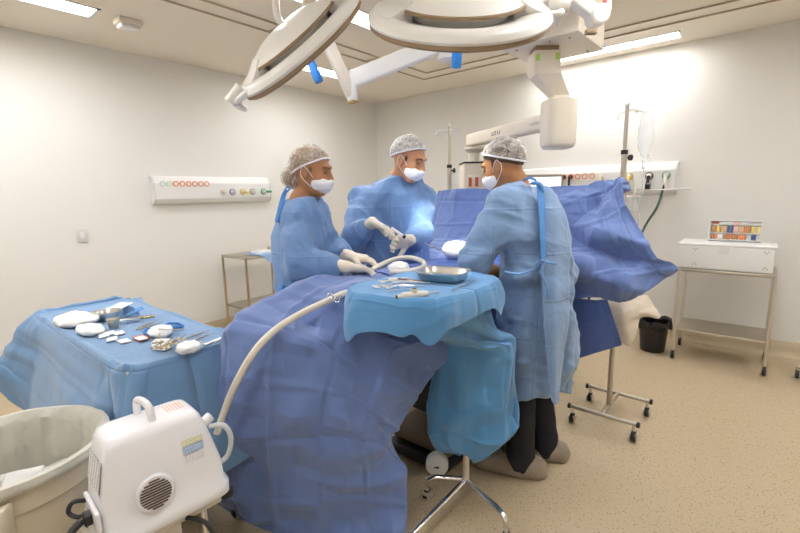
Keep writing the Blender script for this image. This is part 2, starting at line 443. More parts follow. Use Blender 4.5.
# ------------------------------------------------------------------ the room
X0, X1, Y0, Y1 = -4.486, 1.9, -1.6, 4.867
def struct(name, mb, m, parent=None, **k):
    o = mb.build(name, m, parent, **k)
    if parent is None: o['kind'] = 'structure'
    return o
T = .1
struct('floor', bx(((X0+X1)/2, (Y0+Y1)/2, -T/2), (X1-X0, Y1-Y0, T)), FLOOR, smooth=False)
struct('wall_left', bx((X0-T/2, (Y0+Y1)/2, CEIL/2), (T, Y1-Y0+2*T, CEIL)), WALL, smooth=False)
struct('wall_back', bx(((X0+X1)/2, Y1+T/2, CEIL/2), (X1-X0, T, CEIL)), WALL, smooth=False)
struct('wall_right', bx((X1+T/2, (Y0+Y1)/2, CEIL/2), (T, Y1-Y0+2*T, CEIL)), WALL, smooth=False)
struct('wall_front', bx(((X0+X1)/2, Y0-T/2, CEIL/2), (X1-X0, T, CEIL)), WALL, smooth=False)
# ceiling with recesses for the LED panels
PAN = [(-3.83, -.3, -3.63, 1.19), (-3.83, 2.75, -3.63, 3.60), (-2.54, 1.5, -2.34, 2.75),
       (-1.95, 4.50, -.70, 4.68), (-2.54, -.9, -2.34, .35), (-.35, 1.5, -.15, 2.75), (-.35, -1.1, -.15, .2), (.95, 2.7, 1.15, 3.95)]  # the two panels near the camera are added, unseen, to brighten the front drapes
xs = sorted({X0, X1}|{p[0] for p in PAN}|{p[2] for p in PAN}); ys = sorted({Y0, Y1}|{p[1] for p in PAN}|{p[3] for p in PAN})
cb = MB()
for i in range(len(xs)-1):
    for j in range(len(ys)-1):
        mx_, my_ = (xs[i]+xs[i+1])/2, (ys[j]+ys[j+1])/2
        if any(p[0] < mx_ < p[2] and p[1] < my_ < p[3] for p in PAN): continue
        cb.box((mx_, my_, CEIL+.05), (xs[i+1]-xs[i], ys[j+1]-ys[j], .1))
struct('ceiling', cb, CEILM, smooth=False)
struct('ceiling_slab', bx(((X0+X1)/2, (Y0+Y1)/2, CEIL+.13), (X1-X0, Y1-Y0, .06)), CEILM, smooth=False)
bprof = lambda: None
# coved skirting: concave strip from wall to floor
def cove(name, p0, p1, inward):
    prof = [(0.0, .135), (.008, .13), (.012, .06), (.022, .03), (.045, .010), (.07, .0015), (.0, .0)]
    p0 = A(*p0, 0); p1 = A(*p1, 0); n = A(*inward, 0)
    Ls = [[p+n*a+A(0, 0, h) for a, h in prof] for p in (p0, p1)]
    struct(name, MB().loops(Ls, True, True, True), COVE, angle=60)
cove('baseboard_left', (X0, Y0), (X0, Y1), (1, 0)); cove('baseboard_back', (X0, Y1), (X1, Y1), (0, -1))
cove('baseboard_right', (X1, Y1), (X1, Y0), (-1, 0))
# ceiling rails
RAIL = mat('rail_beige', (.50, .41, .30), .5)
def rail(n, a, b, wd=.013, h=.010):
    a = A(*a, CEIL-h/2-.001); b = A(*b, CEIL-h/2-.001); d = b-a
    size = (abs(d[0])+wd, abs(d[1])+wd, h)
    struct('trim_%d' % n, bx((a+b)/2, size), RAIL, smooth=False)
rail(1, (-3.15, -1.2), (-3.15, 4.25)); rail(2, (-2.97, -1.2), (-2.97, 4.05)); rail(3, (-3.13, 4.25), (.9, 4.25)); rail(4, (-2.95, 4.05), (.9, 4.05))
rail(5, (-3.13, 2.2), (-2.99, 2.2), .012); rail(6, (-3.13, 3.3), (-2.99, 3.3), .012)
rail(7, (-2.0, 4.07), (-2.0, 4.23), .012)
LPL = ['long LED ceiling panel nearest the left wall, at the top left corner', 'LED ceiling panel beyond the tilted surgical lamp, near the far left corner', 'LED ceiling panel seen between the two surgical lamps', 'LED ceiling panel running along the back wall, right of the pendant']
for i, p in enumerate(PAN):
    if i < 4:
        t = thing('ceiling_light', LPL[i], 'light', ((p[0]+p[2])/2, (p[1]+p[3])/2, CEIL), 'recessed LED ceiling panels')
    else:
        t = thing('ceiling_light', ['recessed LED ceiling panel above the waste container, left of the camera', 'recessed LED ceiling panel above the right end of the operating area, right of the pendant', 'recessed LED ceiling panel behind the camera, right of the suction machine', 'recessed LED ceiling panel nearest the right wall'][i-4], 'light', ((p[0]+p[2])/2, (p[1]+p[3])/2, CEIL), 'recessed LED ceiling panels')
    cx_, cy_ = (p[0]+p[2])/2, (p[1]+p[3])/2; a_, b_ = p[2]-p[0], p[3]-p[1]
    bx((cx_, cy_, CEIL+.03), (a_-.02, b_-.02, .01)).build('diffuser', PANELG, t, smooth=False)
    f = MB()
    for sx in (-1, 1):
        f.box((cx_+sx*a_/2, cy_, CEIL-.002), (.02, b_+.02, .006)); f.box((cx_, cy_+sx*b_/2, CEIL-.002), (a_+.02, .02, .006))
    f.build('frame', WHITE, t, smooth=False)

# ------------------------------------------------------------------ wall fixtures
def gas_outlet(mb_parent, c, n, ring, name='gas_outlet'):
    o = MB().lathe([(0, 0), (.024, 0), (.027, .006), (.024, .016), (.014, .018), (.014, .03), (.006, .032), (0, .032)], c, n, 18).build(name, STEEL, mb_parent)
    MB().lathe([(.028, -.001), (.034, -.001), (.034, .008), (.028, .008), (.028, -.001)], c, n, 20).build('color_ring', ring, o)
    return o
# left wall medical panel
t = thing('medical_supply_panel', 'long white supply panel with six orange-ringed sockets on the left wall', 'wall panel', (X0, 2.34, 1.39))
L0, L1 = 1.73, 2.965
pr = [(0, 0), (.05, .01), (.075, .05), (.075, .20), (.05, .255), (0, .27)]
MB().loops([[A(X0+a, y, 1.39+h) for a, h in pr] for y in (L0, L1)], True, True, True).build('housing', WHITE, t, angle=20)
for yy in (L0-.008, L1+.008):
    MB().loops([[A(X0+a*1.05, y, 1.388+h*1.015) for a, h in pr] for y in (yy-.008, yy+.008)], True, True, True).build('end_cap', mat('end_cap_grey', (.70, .69, .68), .4), t, angle=20)
for i in range(8):
    c = A(X0+.076, 1.80+i*.061, 1.585)
    o = MB().lathe([(0, 0), (.016, 0), (.016, -.0), (.019, .004), (.0, .003)], c, (1, 0, 0), 18).build('socket', WHITE, t)
    MB().lathe([(.019, 0), (.027, 0), (.027, .006), (.019, .006), (.019, 0)], c, (1, 0, 0), 20).build('socket_ring', ORANGE if i > 1 else mat('pale_green', (.6, .75, .62), .5), o)
for y_, m_ in ((2.40, CREAM), (2.50, mat('ring_blue', (.1, .2, .5), .5)), (2.62, YELLOW), (2.74, mat('ring_grey', (.3, .3, .3), .5)), (2.88, GREEN)):
    gas_outlet(t, (X0+.075, y_, 1.50), (1, 0, 0), m_)
MB().tube([(X0+.11, 2.62, 1.50), (X0+.11, 2.67, 1.49)], .012).build('valve_knob', YELLOW, t)
MB().tube([(X0+.11, 2.90, 1.50), (X0+.13, 2.95, 1.50)], .013).build('valve_knob', GREEN, t)
# back wall medical panel
t = thing('medical_supply_panel', 'wide white supply panel with gas outlets on the back wall behind the drip stand', 'wall panel', (-1.8, Y1, 1.39))
B0, B1 = -3.05, -.69
MB().loops([[A(x, Y1-a, 1.39+h*1.12) for a, h in pr] for x in (B0, B1)], True, True, True).build('housing', WHITE, t, angle=20)
MB().loops([[A(x, Y1-a*1.05, 1.388+h*1.13) for a, h in pr] for x in (B1, B1+.015)], True, True, True).build('end_cap', MATS['end_cap_grey'], t, angle=20)
for i in range(6):
    c = A(-1.78+i*.072, Y1-.076, 1.585)
    o = MB().lathe([(0, 0), (.018, 0), (.019, .004), (.0, .003)], c, (0, -1, 0), 18).build('socket', DARK if i < 3 else WHITE, t)
    MB().lathe([(.020, 0), (.029, 0), (.029, .006), (.020, .006), (.020, 0)], c, (0, -1, 0), 20).build('socket_ring', ORANGE, o)
    if i < 3: MB().tube([c+A(0, -.01, 0), c+A(0, -.05, 0), c+A(0, -.05, -.12)], .012).build('plug', DARK, o)
for x_, m_ in ((-1.33, CREAM), (-1.07, YELLOW), (-.90, DARK), (-.76, GREEN)):
    g_ = gas_outlet(t, (x_, Y1-.076, 1.565), (0, -1, 0), m_)
    MB().tube([(x_, Y1-.11, 1.565), (x_, Y1-.13, 1.50), (x_+.01, Y1-.13, 1.45)], .014).build('valve', m_ if m_ is not GREEN else STEEL, g_)
    if m_ is DARK:
        MB().lathe([(0, 0), (.03, 0), (.03, .04), (0, .04)], (x_-.01, Y1-.16, 1.47), (1, 0, 0), 16).build('gauge', DARK, g_)
    if m_ is YELLOW:
        MB().tube([(x_, Y1-.13, 1.50), (x_-.02, Y1-.14, 1.42)], .02).build('flow_bottle', YELLOW, g_)
tag(MB().tube(spline([(-.76, Y1-.13, 1.48), (-.77, Y1-.15, 1.42), PY(657, 207, 4.62), PY(646, 224, 4.5), PY(634, 245, 4.3), (-1.1, 3.9, .6), (-1.15, 3.8, .2)], 6), .011).build('gas_hose', mat('green_hose', (.005, .05, .03), .4)),
    'dark green gas hose running down from the back wall panel', 'hose')
o = tag(MB().tube([(-.90, Y1-.15, 1.43), (-.55, Y1-.15, 1.44)], .008).build('tube_rail', WHITE), 'thin white tubing lying across the right end of the back wall panel', 'tube')
jar = thing('suction_jar', 'clear suction jar below the back wall panel', 'jar', (-1.0, Y1-.16, 1.24))
MB().lathe([(.0, 0), (.055, 0), (.06, .01), (.06, .12), (.055, .13)], (-1.0, Y1-.16, 1.24), (0, 0, 1), 20).build('vessel', CLEAR, jar)
MB().lathe([(0, .13), (.064, .13), (.064, .15), (0, .15)], (-1.0, Y1-.16, 1.24), (0, 0, 1), 20).build('lid', WHITE, jar)
MB().tube([(-1.0, Y1-.16, 1.39), (-1.0, Y1-.15, 1.47)], .008).build('hook', STEEL, jar)
# blank plate, smoke detector
t = thing('outlet_plate', 'small white blank outlet plate alone on the left wall', 'outlet', (X0, 1.129, 1.10))
bx((X0+.006, 1.129, 1.15), (.012, .075, .11), .003).build('plate', MATS['end_cap_grey'], t)
bx((X0+.013, 1.129, 1.15), (.004, .03, .05), .001).build('rocker', WHITE, t)
t = thing('smoke_detector', 'small square white box on the ceiling near the left wall', 'detector', (-3.70, 1.39, CEIL))
bx((-3.70, 1.39, CEIL-.02), (.13, .16, .04), .01).build('base', CREAM, t)
bx((-3.70, 1.39, CEIL-.05), (.10, .13, .03), .012).build('cover', WHITE, t)

# ------------------------------------------------------------------ trolleys
def caster(parent, c, r=.04, d=0, name='caster', locked=0):
    x, y, z = c
    o = MB().box((x, y, z+r+.012), (.026, .05, .012)).box((x-.017, y, z+r*.9), (.004, .045, r*1.2)).box((x+.017, y, z+r*.9), (.004, .045, r*1.2)).tube([(x, y, z+r+.01), (x, y, z+2*r+.03)], .010).build(name, STEEL, parent)
    MB().lathe([(0, -.012), (r*.8, -.012), (r, -.008), (r, .008), (r*.8, .012), (0, .012)], (x, y, z+r), (1, 0, 0), 20).build('wheel', DARK, o)
    return o
def trolley(label, x0, x1, y0, y1, ztop, zlow, ztips, group=None, m=STEEL):
    t = thing('instrument_trolley', label, 'trolley', ((x0+x1)/2, (y0+y1)/2, 0), group)
    for x in (x0, x1):
        for y in (y0, y1):
            MB().tube([(x, y, .10), (x, y, ztop)], .0135, 12).build('leg', m, t)
            caster(t, (x, y, 0), .038)
    bx(((x0+x1)/2, (y0+y1)/2, ztop-.012), (x1-x0+.02, y1-y0+.02, .024), .004).build('top_shelf', STEELB, t)
    bx(((x0+x1)/2, (y0+y1)/2, zlow), (x1-x0, y1-y0, .022), .004).build('lower_shelf', STEELB, t)
    return t
trolley('steel two-shelf trolley carrying a white box against the back wall', -.524, .085, 4.25, 4.66, .79, .26, None)
t = thing('supply_box', 'long white box lying on the steel trolley by the back wall', 'box', (-.24, 4.45, .791))
bx((-.24, 4.46, .885), (.62, .36, .185), .008).build('body', WHITE, t)
bx((-.24, 4.47, .988), (.64, .38, .02), .006).build('lid', WHITE, t)
CL = mat('clasp_brass', (.45, .33, .16), .4, metal=1)
for x in (-.43, .02):
    for z in (.825, .955):
        m_ = MB()
        for dx, dz in ((-.012, 0), (.012, 0), (0, -.012 if z > .9 else .012)): m_.lathe([(0, 0), (.005, 0), (.004, .004), (0, .004)], (x+dx, 4.279, z+dz), (0, -1, 0), 8)
        m_.build('rivets', CL, t)
bx((-.24, 4.279, .95), (.07, .002, .055), 0).build('recycling_mark', label_mat('mark_print', (.80, .79, .77), (.62, .61, .60), 3, 5), t, smooth=False)
# medicine organiser
t = thing('medicine_organizer', 'white compartment tray full of coloured ampoules tilted up on the white box', 'organizer', (-.2, 4.58, .999))
TL = unit((0, -.35, .94)); TX = A(1, 0, 0); TN = np.cross(TX, TL)   # TL up along the tray, TN outwards (towards camera)
c0 = A(-.2, 4.55, 1.003)
def tp(a, b, c=0): return c0+TX*a-TL*0+A(0, .35, .94)*b/np.linalg.norm([.35, .94])+A(0, -.94, .35)/np.linalg.norm([.35, .94])*c
RT = [TX, A(0, .35, .94)/1.003, A(0, -.94, .35)/1.003]
MB().box(tp(0, .085, -.008), (.35, .17, .006), RT).box(tp(0, .003, .008), (.35, .006, .036), RT).box(tp(0, .167, .008), (.35, .006, .036), RT).box(tp(-.172, .085, .008), (.006, .17, .036), RT).box(tp(.172, .085, .008), (.006, .17, .036), RT).box(tp(0, .135, .006), (.35, .004, .03), RT).box(tp(0, .062, .006), (.35, .004, .03), RT).build('tray', WHITE, t)
cols = [ORANGE, YELLOW, mat('amber', (.45, .2, .05), .3), mat('ochre', (.6, .42, .2), .5), WHITE, mat('pinkish', (.75, .45, .38), .5), mat('navy', (.04, .07, .2), .5), mat('rust', (.5, .15, .06), .5)]
rg = random.Random(3)
for row, (b0, bh) in enumerate(((.012, .042), (.07, .055), (.14, .02))):
    a = -.160
    while a < .155:
        wd = rg.choice((.012, .014, .02, .034)) if row < 2 else rg.choice((.05, .09)); mm = rg.choice(cols)
        if row == 2: mm = rg.choice([MATS['pinkish'], WHITE, MATS['rust']])
        if a+wd > .168: break
        nm = 'ampoule' if wd < .018 else 'medicine_pack'
        if wd < .018: MB().tube([tp(a+wd/2, b0, .008), tp(a+wd/2, b0+bh*.9, .008)], wd/2.3, 8).build(nm, mm, t)
        else: bx(tp(a+wd/2, b0+bh/2, .008), (wd-.003, bh, .018), .002, RT).build(nm, mm, t)
        a += wd+.002
tl = trolley('narrow steel trolley by the left wall behind the nurse, draped with blue paper', -4.30, -3.86, 2.27, 2.85, .86, .33, None, m=GOLD)
tl['group'] = ''
del tl['group']
cloth('paper_drape', [[(-4.1, 2.30, .72), (-4.1, 2.5, .76), (-4.1, 2.86, .74)], [(-4.06, 2.36, .872), (-4.08, 2.5, .87), (-4.08, 2.80, .87)], [(-3.9, 2.40, .872), (-3.92, 2.6, .872), (-3.95, 2.78, .87)], [(-3.835, 2.42, .87), (-3.83, 2.6, .87), (-3.84, 2.8, .87)], [(-3.82, 2.5, .80), (-3.81, 2.62, .73), (-3.82, 2.75, .80)]][1:], BLUEGREY, nu=20, nv=24, crease=.001, wr=.0)
bpy.data.objects['paper_drape']['label'] = 'blue paper drape hanging over the edge of the left wall trolley'; bpy.data.objects['paper_drape']['category'] = 'drape'
tag(bx((-3.98, 2.55, .885), (.16, .2, .02), .003).build('folded_towel', WHITE), 'folded white pack on the blue paper of the left wall trolley', 'pack')
tag(bx((-3.98, 2.72, .90), (.14, .17, .05), .01).build('cardboard_box', mat('tan_card', (.45, .36, .26), .8)), 'small tan box on the left wall trolley behind the nurse', 'box')

# black waste bin
t = thing('waste_bin', 'small black bin with a black bag beside the trolley at the back wall', 'bin', (-.70, 4.38, 0))
MB().lathe([(0, .001), (.095, .001), (.10, .01), (.118, .27), (.114, .27), (.096, .02), (0, .02)], (-.70, 4.38, 0), (0, 0, 1), 28).build('body', DARK, t)
Ls = []
for k, (r_, z_, a_) in enumerate([(.108, .20, 0), (.112, .27, .0), (.124, .285, .005), (.130, .26, .008), (.128, .225, .012)]):
    Ls.append([A(-.70+(r_+a_*math.sin(7*th)+a_*.6*math.sin(13*th))*math.cos(th), 4.38+(r_+a_*math.sin(7*th))*math.sin(th), z_+a_*1.5*math.sin(5*th+k)+(.03 if k in (1, 2) else 0)*max(0, math.cos(th*2-1))) for th in np.linspace(0, 2*PI, 48, endpoint=False)])
solid(MB().loops(Ls).build('bin_bag', mat('black_bag', (.012, .012, .013), .25, bump=.8, bscale=20), t), .002)
# foot of a stand at the right edge
t = thing('drip_stand', 'wheeled stand foot cut off by the right edge of the picture', 'stand', (.62, 4.33, 0))
for k in range(5):
    a = PI+k*2*PI/5-.05; e = A(.62+.34*math.cos(a), 4.33+.34*math.sin(a), .085)
    MB().tube([(.62, 4.33, .13), e], .014).build('foot', STEELB, t); caster(t, (e[0], e[1], 0), .032)
MB().tube([(.62, 4.33, .12), (.62, 4.33, 1.7)], .013).build('pole', STEEL, t)

# ------------------------------------------------------------------ IV poles
def iv_pole(name, label, x, y, top, knob_z, low=0.1, rot=0.3):
    t = thing(name, label, 'IV pole', (x, y, 0))
    MB().tube([(x, y, low), (x, y, knob_z)], .015, 14).build('outer_pole', STEELB, t)
    MB().tube([(x, y, knob_z-.02), (x, y, top)], .0105, 12).build('inner_pole', STEELB, t)
    MB().lathe([(.016, -.012), (.019, -.012), (.019, .012), (.016, .012), (.010, .012)], (x, y, knob_z), (0, 0, 1), 16).build('collar', DARK, t)
    c, s = .766, .643
    k = MB().tube([(x, y, knob_z-.03), (x+.03*c, y+.03*s, knob_z-.03)], .006).lathe([(0, 0), (.017, 0), (.017, .015), (0, .015)], (x+.028*c, y+.028*s, knob_z-.03), (c, s, 0), 12).build('clamp_knob', DARK, t)
    for q in range(4):
        a = rot+q*PI/2; dx, dy = math.cos(a), math.sin(a); zt = top-.03
        MB().tube(spline([(x, y, zt), (x+dx*.05, y+dy*.05, zt), (x+dx*.085, y+dy*.085, zt-.004), (x+dx*.095, y+dy*.095, zt-.02), (x+dx*.108, y+dy*.108, zt-.028), (x+dx*.12, y+dy*.12, zt-.012)], 4), .0032, 6).build('hook', STEEL, t)
    MB().lathe([(0, 0), (.013, 0), (.013, .012), (0, .014)], (x, y, top), (0, 0, 1), 12).build('cap', STEEL, t)
    return t
hx = math.atan2(.643, .766)
tq = iv_pole('iv_pole', 'steel IV pole standing behind the screen drape between the two men', -1.85, 2.80, 1.93, 1.64, .1, hx)
for q in range(5):
    a = q*2*PI/5; MB().tube([(-1.85, 2.80, .11), (-1.85+.25*math.cos(a), 2.80+.25*math.sin(a), .08)], .012).build('foot', STEELB, tq); caster(tq, (-1.85+.25*math.cos(a), 2.80+.25*math.sin(a), 0), .03)
t = iv_pole('drape_stand', 'steel pole on a four-wheeled base holding up the right corner of the screen drape', -.66, 2.80, 1.91, 1.655, .105, hx)
for y in (2.66, 3.02):
    MB().tube([(-.86, y, .105), (-.46, y, .105)], .0125, 12).build('base_bar', STEELB, t)
    for x in (-.855, -.465):
        MB().lathe([(0, -.008), (.017, -.008), (.017, .008), (0, .008)], (x, y, .105), (1, 0, 0), 14).build('end_plug', DARK, t); caster(t, (x+(.02 if x < -.6 else -.02), y, 0), .032)
MB().tube([(-.66, 2.66, .105), (-.66, 3.02, .105)], .0125, 12).build('cross_bar', STEELB, t)
# IV bag
bc = A(-.66+.115*.766, 2.80+.115*.643, 1.86)
t = thing('iv_bag', 'clear IV bag hanging from the hook of the right pole', 'IV bag', bc-A(0, 0, .28))
R_ = [A(.766, .643, 0), A(-.643, .766, 0), A(0, 0, 1)]
S_ = SDF(bc-A(.1, .1, .3), bc+A(.1, .1, .04), .005)
S_.ell(bc-A(0, 0, .12), (.045, .018, .12), R_, 0); S_.ell(bc-A(0, 0, .03), (.03, .012, .05), R_, .02); S_.wrinkle(.004, .05, 3)
S_.build('bag', CLEAR, t)
MB().tube([bc-A(0, 0, .23), bc-A(0, 0, .25)], .009).tube([bc-A(-.02, 0, .22), bc-A(-.02, 0, .245)], .007).tube([bc-A(0, 0, .25), bc-A(0, 0, .30)], .011).build('drip_chamber', CLEAR, t)
MB().tube(spline([bc-A(0, 0, .30), bc-A(0, 0, .45), bc-A(.01, 0, .62), bc-A(.03, -.05, .74)], 5), .003, 6).build('drip_tube', CLEAR, t)

# ------------------------------------------------------------------ ceiling pendant with boom and terminal
t = thing('ceiling_pendant', 'cream ceiling pendant with a square plate, rounded joint housing and long side arm', 'pendant', (-1.045, 2.66, CEIL))
bx((-1.045, 2.66, 2.49), (.44, .44, .48), .006).build('ceiling_plate', CREAM, t)
m_ = MB()
for dx, dy in ((-.15, -.15), (.15, -.15), (-.15, .15), (.15, .15), (.05, -.17)): m_.lathe([(0, 0), (.006, 0), (.005, -.004), (0, -.004)], (-1.045+dx, 2.66+dy, 2.249), (0, 0, 1), 8)
m_.build('screws', CREAMD, t)
Rr = [A(.766, .643, 0), A(-.643, .766, 0), A(0, 0, 1)]
pc = A(-1.07, 2.60, 0)
bx(pc+A(0, 0, 2.235), (.13, .12, .03), .003, Rr).build('seal', CREAMD, t)
cb_ = bx(pc+A(0, 0, 2.175), (.15, .14, .10), .006, Rr).build('collar_box', CREAM, t)
sl_ = A(.766, .643, 0)
def quadloop(c, a, b, z): return [c+Rr[0]*sx*a+Rr[1]*sy*b+A(0, 0, z) for sx, sy in ((-1, -1), (1, -1), (1, 1), (-1, 1))]
c2 = pc+sl_*.075+A(0, .06, 0)
MB().loops([quadloop(pc, .075, .07, 2.13), quadloop(pc+sl_*.01, .072, .065, 2.10), quadloop(c2, .045, .05, 1.995), quadloop(c2, .045, .05, 1.94)], True, True, True).build('neck', CREAM, t, angle=20)
for (a, b, z, sx, sz) in ((-.055, -.071, 2.185, .022, .035), (.055, -.071, 2.19, .022, .035)):
    bx(pc+Rr[0]*a+Rr[1]*b+A(0, 0, z), (sx, .003, sz), 0, Rr).build('sticker', LIME, cb_)
ctr = c2
prof = []
for z_, s_ in ((1.93+.045, .90), (1.93+.04, .98), (1.93, 1.0), (1.76, .99), (1.72, .96), (1.70, .86), (1.693, .6)):
    prof.append([ctr+Rr[0]*.095*s_*math.copysign(abs(math.cos(a))**.55, math.cos(a))+Rr[1]*.095*s_*math.copysign(abs(math.sin(a))**.55, math.sin(a))+A(0, 0, z_) for a in np.linspace(0, 2*PI, 40, endpoint=False)])
MB().loops(prof, True, True, True).build('joint_housing', CREAM, t, angle=50)
a0 = ctr+A(0, 0, 1.865); a1 = D(474, 140, 3.45); dd = unit(a1-a0)
xx, yy, zz = frame(dd)
Rb = [xx, dd, np.cross(xx, dd)]; 
Rb = [xx, dd, unit(np.cross(xx, dd))]
arm = bx((a0+a1)/2, (.10, np.linalg.norm(a1-a0)+.10, .095), .02, Rb).build('boom_arm', CREAM, t)
# lettering on the arm's near side (small dark logotype)
sd = -xx if (-xx)@cf < 0 else xx
if sd@cf > 0: sd = -sd
for off, n_, sc_ in ((.56, 5, 1.0), (.13, 7, .6)):
    for k in range(n_):
        p = a0+(a1-a0)*off+dd*(.022*sc_*k)+sd*.0505
        m_ = MB().box(p, (.002, .004*sc_, .026*sc_), Rb)
        if k % 2 == 0: m_.box(p+dd*.006*sc_+Rb[2]*.011*sc_, (.002, .013*sc_, .004), Rb)
        if k % 3 != 1: m_.box(p+dd*.006*sc_-Rb[2]*.011*sc_*(k % 3-1), (.002, .013*sc_, .004), Rb)
        m_.build('lettering', DARK if sc_ == 1 else RAIL, arm)
dn = a1+dd*.0
MB().lathe([(.0, -.055), (.075, -.055), (.075, -.075), (.055, -.095), (.045, -.10), (.045, -.28)], dn, (0, 0, 1), 24, None).build('drop_tube', CREAM, t)
bc = A(dn[0]+.03, dn[1]+.02, 1.42)
hd = bx(bc, (.27, .25, .50), .015, Rr).build('terminal_box', CREAM, t)
bx(bc+A(0, 0, .252), (.275, .255, .012), .002, Rr).build('terminal_lid', DARK, hd)
for k in (-.085, -.035):
    p = bc+Rr[0]*k-Rr[1]*.126+A(0, 0, .105)
    s_ = bx(p, (.042, .008, .10), .003, Rr).build('socket_plate', WHITE, t)
    bx(p-Rr[1]*.004, (.026, .006, .07), .002, Rr).build('red_socket', ORANGE if k < -.05 else RED, s_)
    bx(p-Rr[1]*.008, (.014, .003, .05), 0, Rr).build('socket_slots', MATS['rust'], s_)

# monitor behind the screen
mc = PY(535, 184, 3.25)
t = thing('patient_monitor', 'wide screen with a brown rounded frame peeking over the blue drape', 'monitor', (mc[0], mc[1], 0))
bx(mc+A(0, 0, -.06), (.42, .04, .26), .015, Rr).build('bezel', mat('brown_bezel', (.28, .23, .17), .4), t)
bx(mc-Rr[1]*.021+A(0, 0, -.06), (.38, .006, .22), .004, Rr).build('screen', mat('screen_pale', (.75, .80, .85), .3, emit=.6), t)
MB().tube([mc+A(0, .04, -.1), A(mc[0], mc[1]+.04, .06)], .022).build('stand_pole', STEELB, t)
MB().box((mc[0], mc[1]+.04, .05), (.45, .4, .06), None, .01).build('stand_base', CREAM, t)

# ------------------------------------------------------------------ surgical lamps
def lamp_head(name, label, c, ldir, R, major, slots, side_grips, handle_bend):
    """c centre of the rim plane, ldir light direction, major: direction of the first axis on the disc"""
    n = -unit(ldir); x = unit(major-n*(np.array(major)@n)); y = np.cross(n, x); c = np.array(c)
    P = lambda r, th, h: c+x*r*math.cos(th)+y*r*math.sin(th)+n*h
    t = thing(name, label, 'surgical light', c)
    NT = 120
    # central dome over a broad slanted ring; crescent slots between them
    prof = [(0, .092), (.25*R, .089), (.42*R, .080), (.56*R, .064), (.66*R, .048), (.70*R, .038), (.69*R, .031), (.5*R, .029), (0, .029)]
    mb = MB(); mb.loops([[P(r, 2*PI*k/NT, h) for k in range(NT)] for r, h in [(max(a, 1e-4), b) for a, b in prof]])
    ring = [(.50*R, -.012), (.60*R, -.004), (.74*R, .010), (.84*R, .020), (.92*R, .018), (.98*R, .004), (1.0*R, -.010), (.985*R, -.020), (.94*R, -.026), (.50*R, -.020), (.50*R, -.012)]
    mb.loops([[P(r, 2*PI*k/NT, h) for k in range(NT)] for r, h in ring])
    mb.loops([[P(r, 2*PI*k/NT, h) for k in range(NT)] for r, h in [(.55*R, .036), (.52*R, -.02)]])
    ks = [not any(abs(((2*PI*k/NT-a+PI) % (2*PI))-PI) < hw for a, hw in slots) for k in range(NT)]
    seal = MB()
    def runs(flag):
        start = next(i for i in range(NT) if ks[i] == flag and ks[i-1] != flag); i = 0
        while i < NT:
            if ks[(start+i) % NT] == flag:
                run = []
                while i < NT and ks[(start+i) % NT] == flag: run.append((start+i)); i += 1
                yield run
            else: i += 1
    for run in runs(True):
        cross = [(.60*R, .064), (.70*R, .045), (.78*R, .032), (.88*R, .021), (.88*R, -.018), (.60*R, -.014)]
        mb.loops([[P(r, 2*PI*q/NT, h) for r, h in cross] for q in run], True, True, True)
    for run in runs(False):
        run = [run[0]-.5]+run+[run[-1]+.5]
        seal.loops([[P(r, 2*PI*q/NT, h) for r, h in ((.665*R, .044), (.708*R, .039), (.712*R, .031), (.665*R, .028))] for q in run], True, True, True)
    mb.build('housing', LAMPW, t, angle=35)
    seal.build('slot_edge', CREAMD, t)  # brown bands paint the shaded underside of the dome edge
    MB().loops([[P(r, 2*PI*k/NT, h) for k in range(NT)] for r, h in [(.975*R, -.021), (.99*R, -.033), (.955*R, -.042), (.90*R, -.038), (.86*R, -.024)]]).build('rim_seal', CREAMD, t)  # brown band colours in the shadow under the lamp rim
    MB().loops([[P(max(r, 1e-4), 2*PI*k/NT, h) for k in range(NT)] for r, h in [(.66*R, -.0175), (.65*R, -.026), (.0, -.028)]]).build('lens', mat('lamp_lens', (.9, .93, 1.0), .2, emit=2.0), t)
    hb = c-n*.026
    e1 = hb-n*.05; e2 = hb-n*.09+handle_bend*.5; e3 = hb-n*.13+handle_bend
    hnd = MB().tube(spline([hb, e1, e2, e3], 5), [.030, .022, .019, .019, .021, .019], 16).build('handle', BLUEP, t)
    MB().lathe([(.0, 0), (.034, 0), (.036, -.012), (.026, -.02), (0, -.02)], hb, n, 20, None).build('handle_collar', BLUEP, hnd)
    for a in side_grips:
        g0 = P(.93*R, a-.30, .0); g1 = P(1.06*R, a-.20, .0); g2 = P(1.13*R, a, -.01); g3 = P(1.06*R, a+.20, .0); g4 = P(.93*R, a+.30, .0)
        g = MB().tube(spline([g0, g1, g2, g3, g4], 6), .013, 12).build('side_grip', LAMPW, t)
        MB().tube(spline([P(1.10*R, a, .0), P(1.13*R, a, -.03), P(1.10*R, a, -.06)], 4), [.016, .018, .010], 10).build('grip_lever', LAMPW, g); MB().tube([P(.95*R, a, .015), P(1.20*R, a, .005)], [.030, .027], 16).build('grip_cap', LAMPW, g)
    ld = bpy.data.lights.new('surgical_spot', 'SPOT'); ld.energy = SPOT_POWER; ld.spot_size = math.radians(17); ld.spot_blend = .5; ld.shadow_soft_size = .12; ld.color = (.95, .97, 1)
    lo = bpy.data.objects.new('lamp_bulb', ld); COL.objects.link(lo); lo.parent = t; WM[lo.name] = W(t)
    site = A(-1.42, 2.36, 1.10); dirv = unit(site-(c-n*.19))
    lo.rotation_euler = Vector(tuple(dirv)).to_track_quat('-Z', 'Y').to_euler(); lo.location = Vector(tuple(c-n*.19-c))
    return t, P, n, x, y
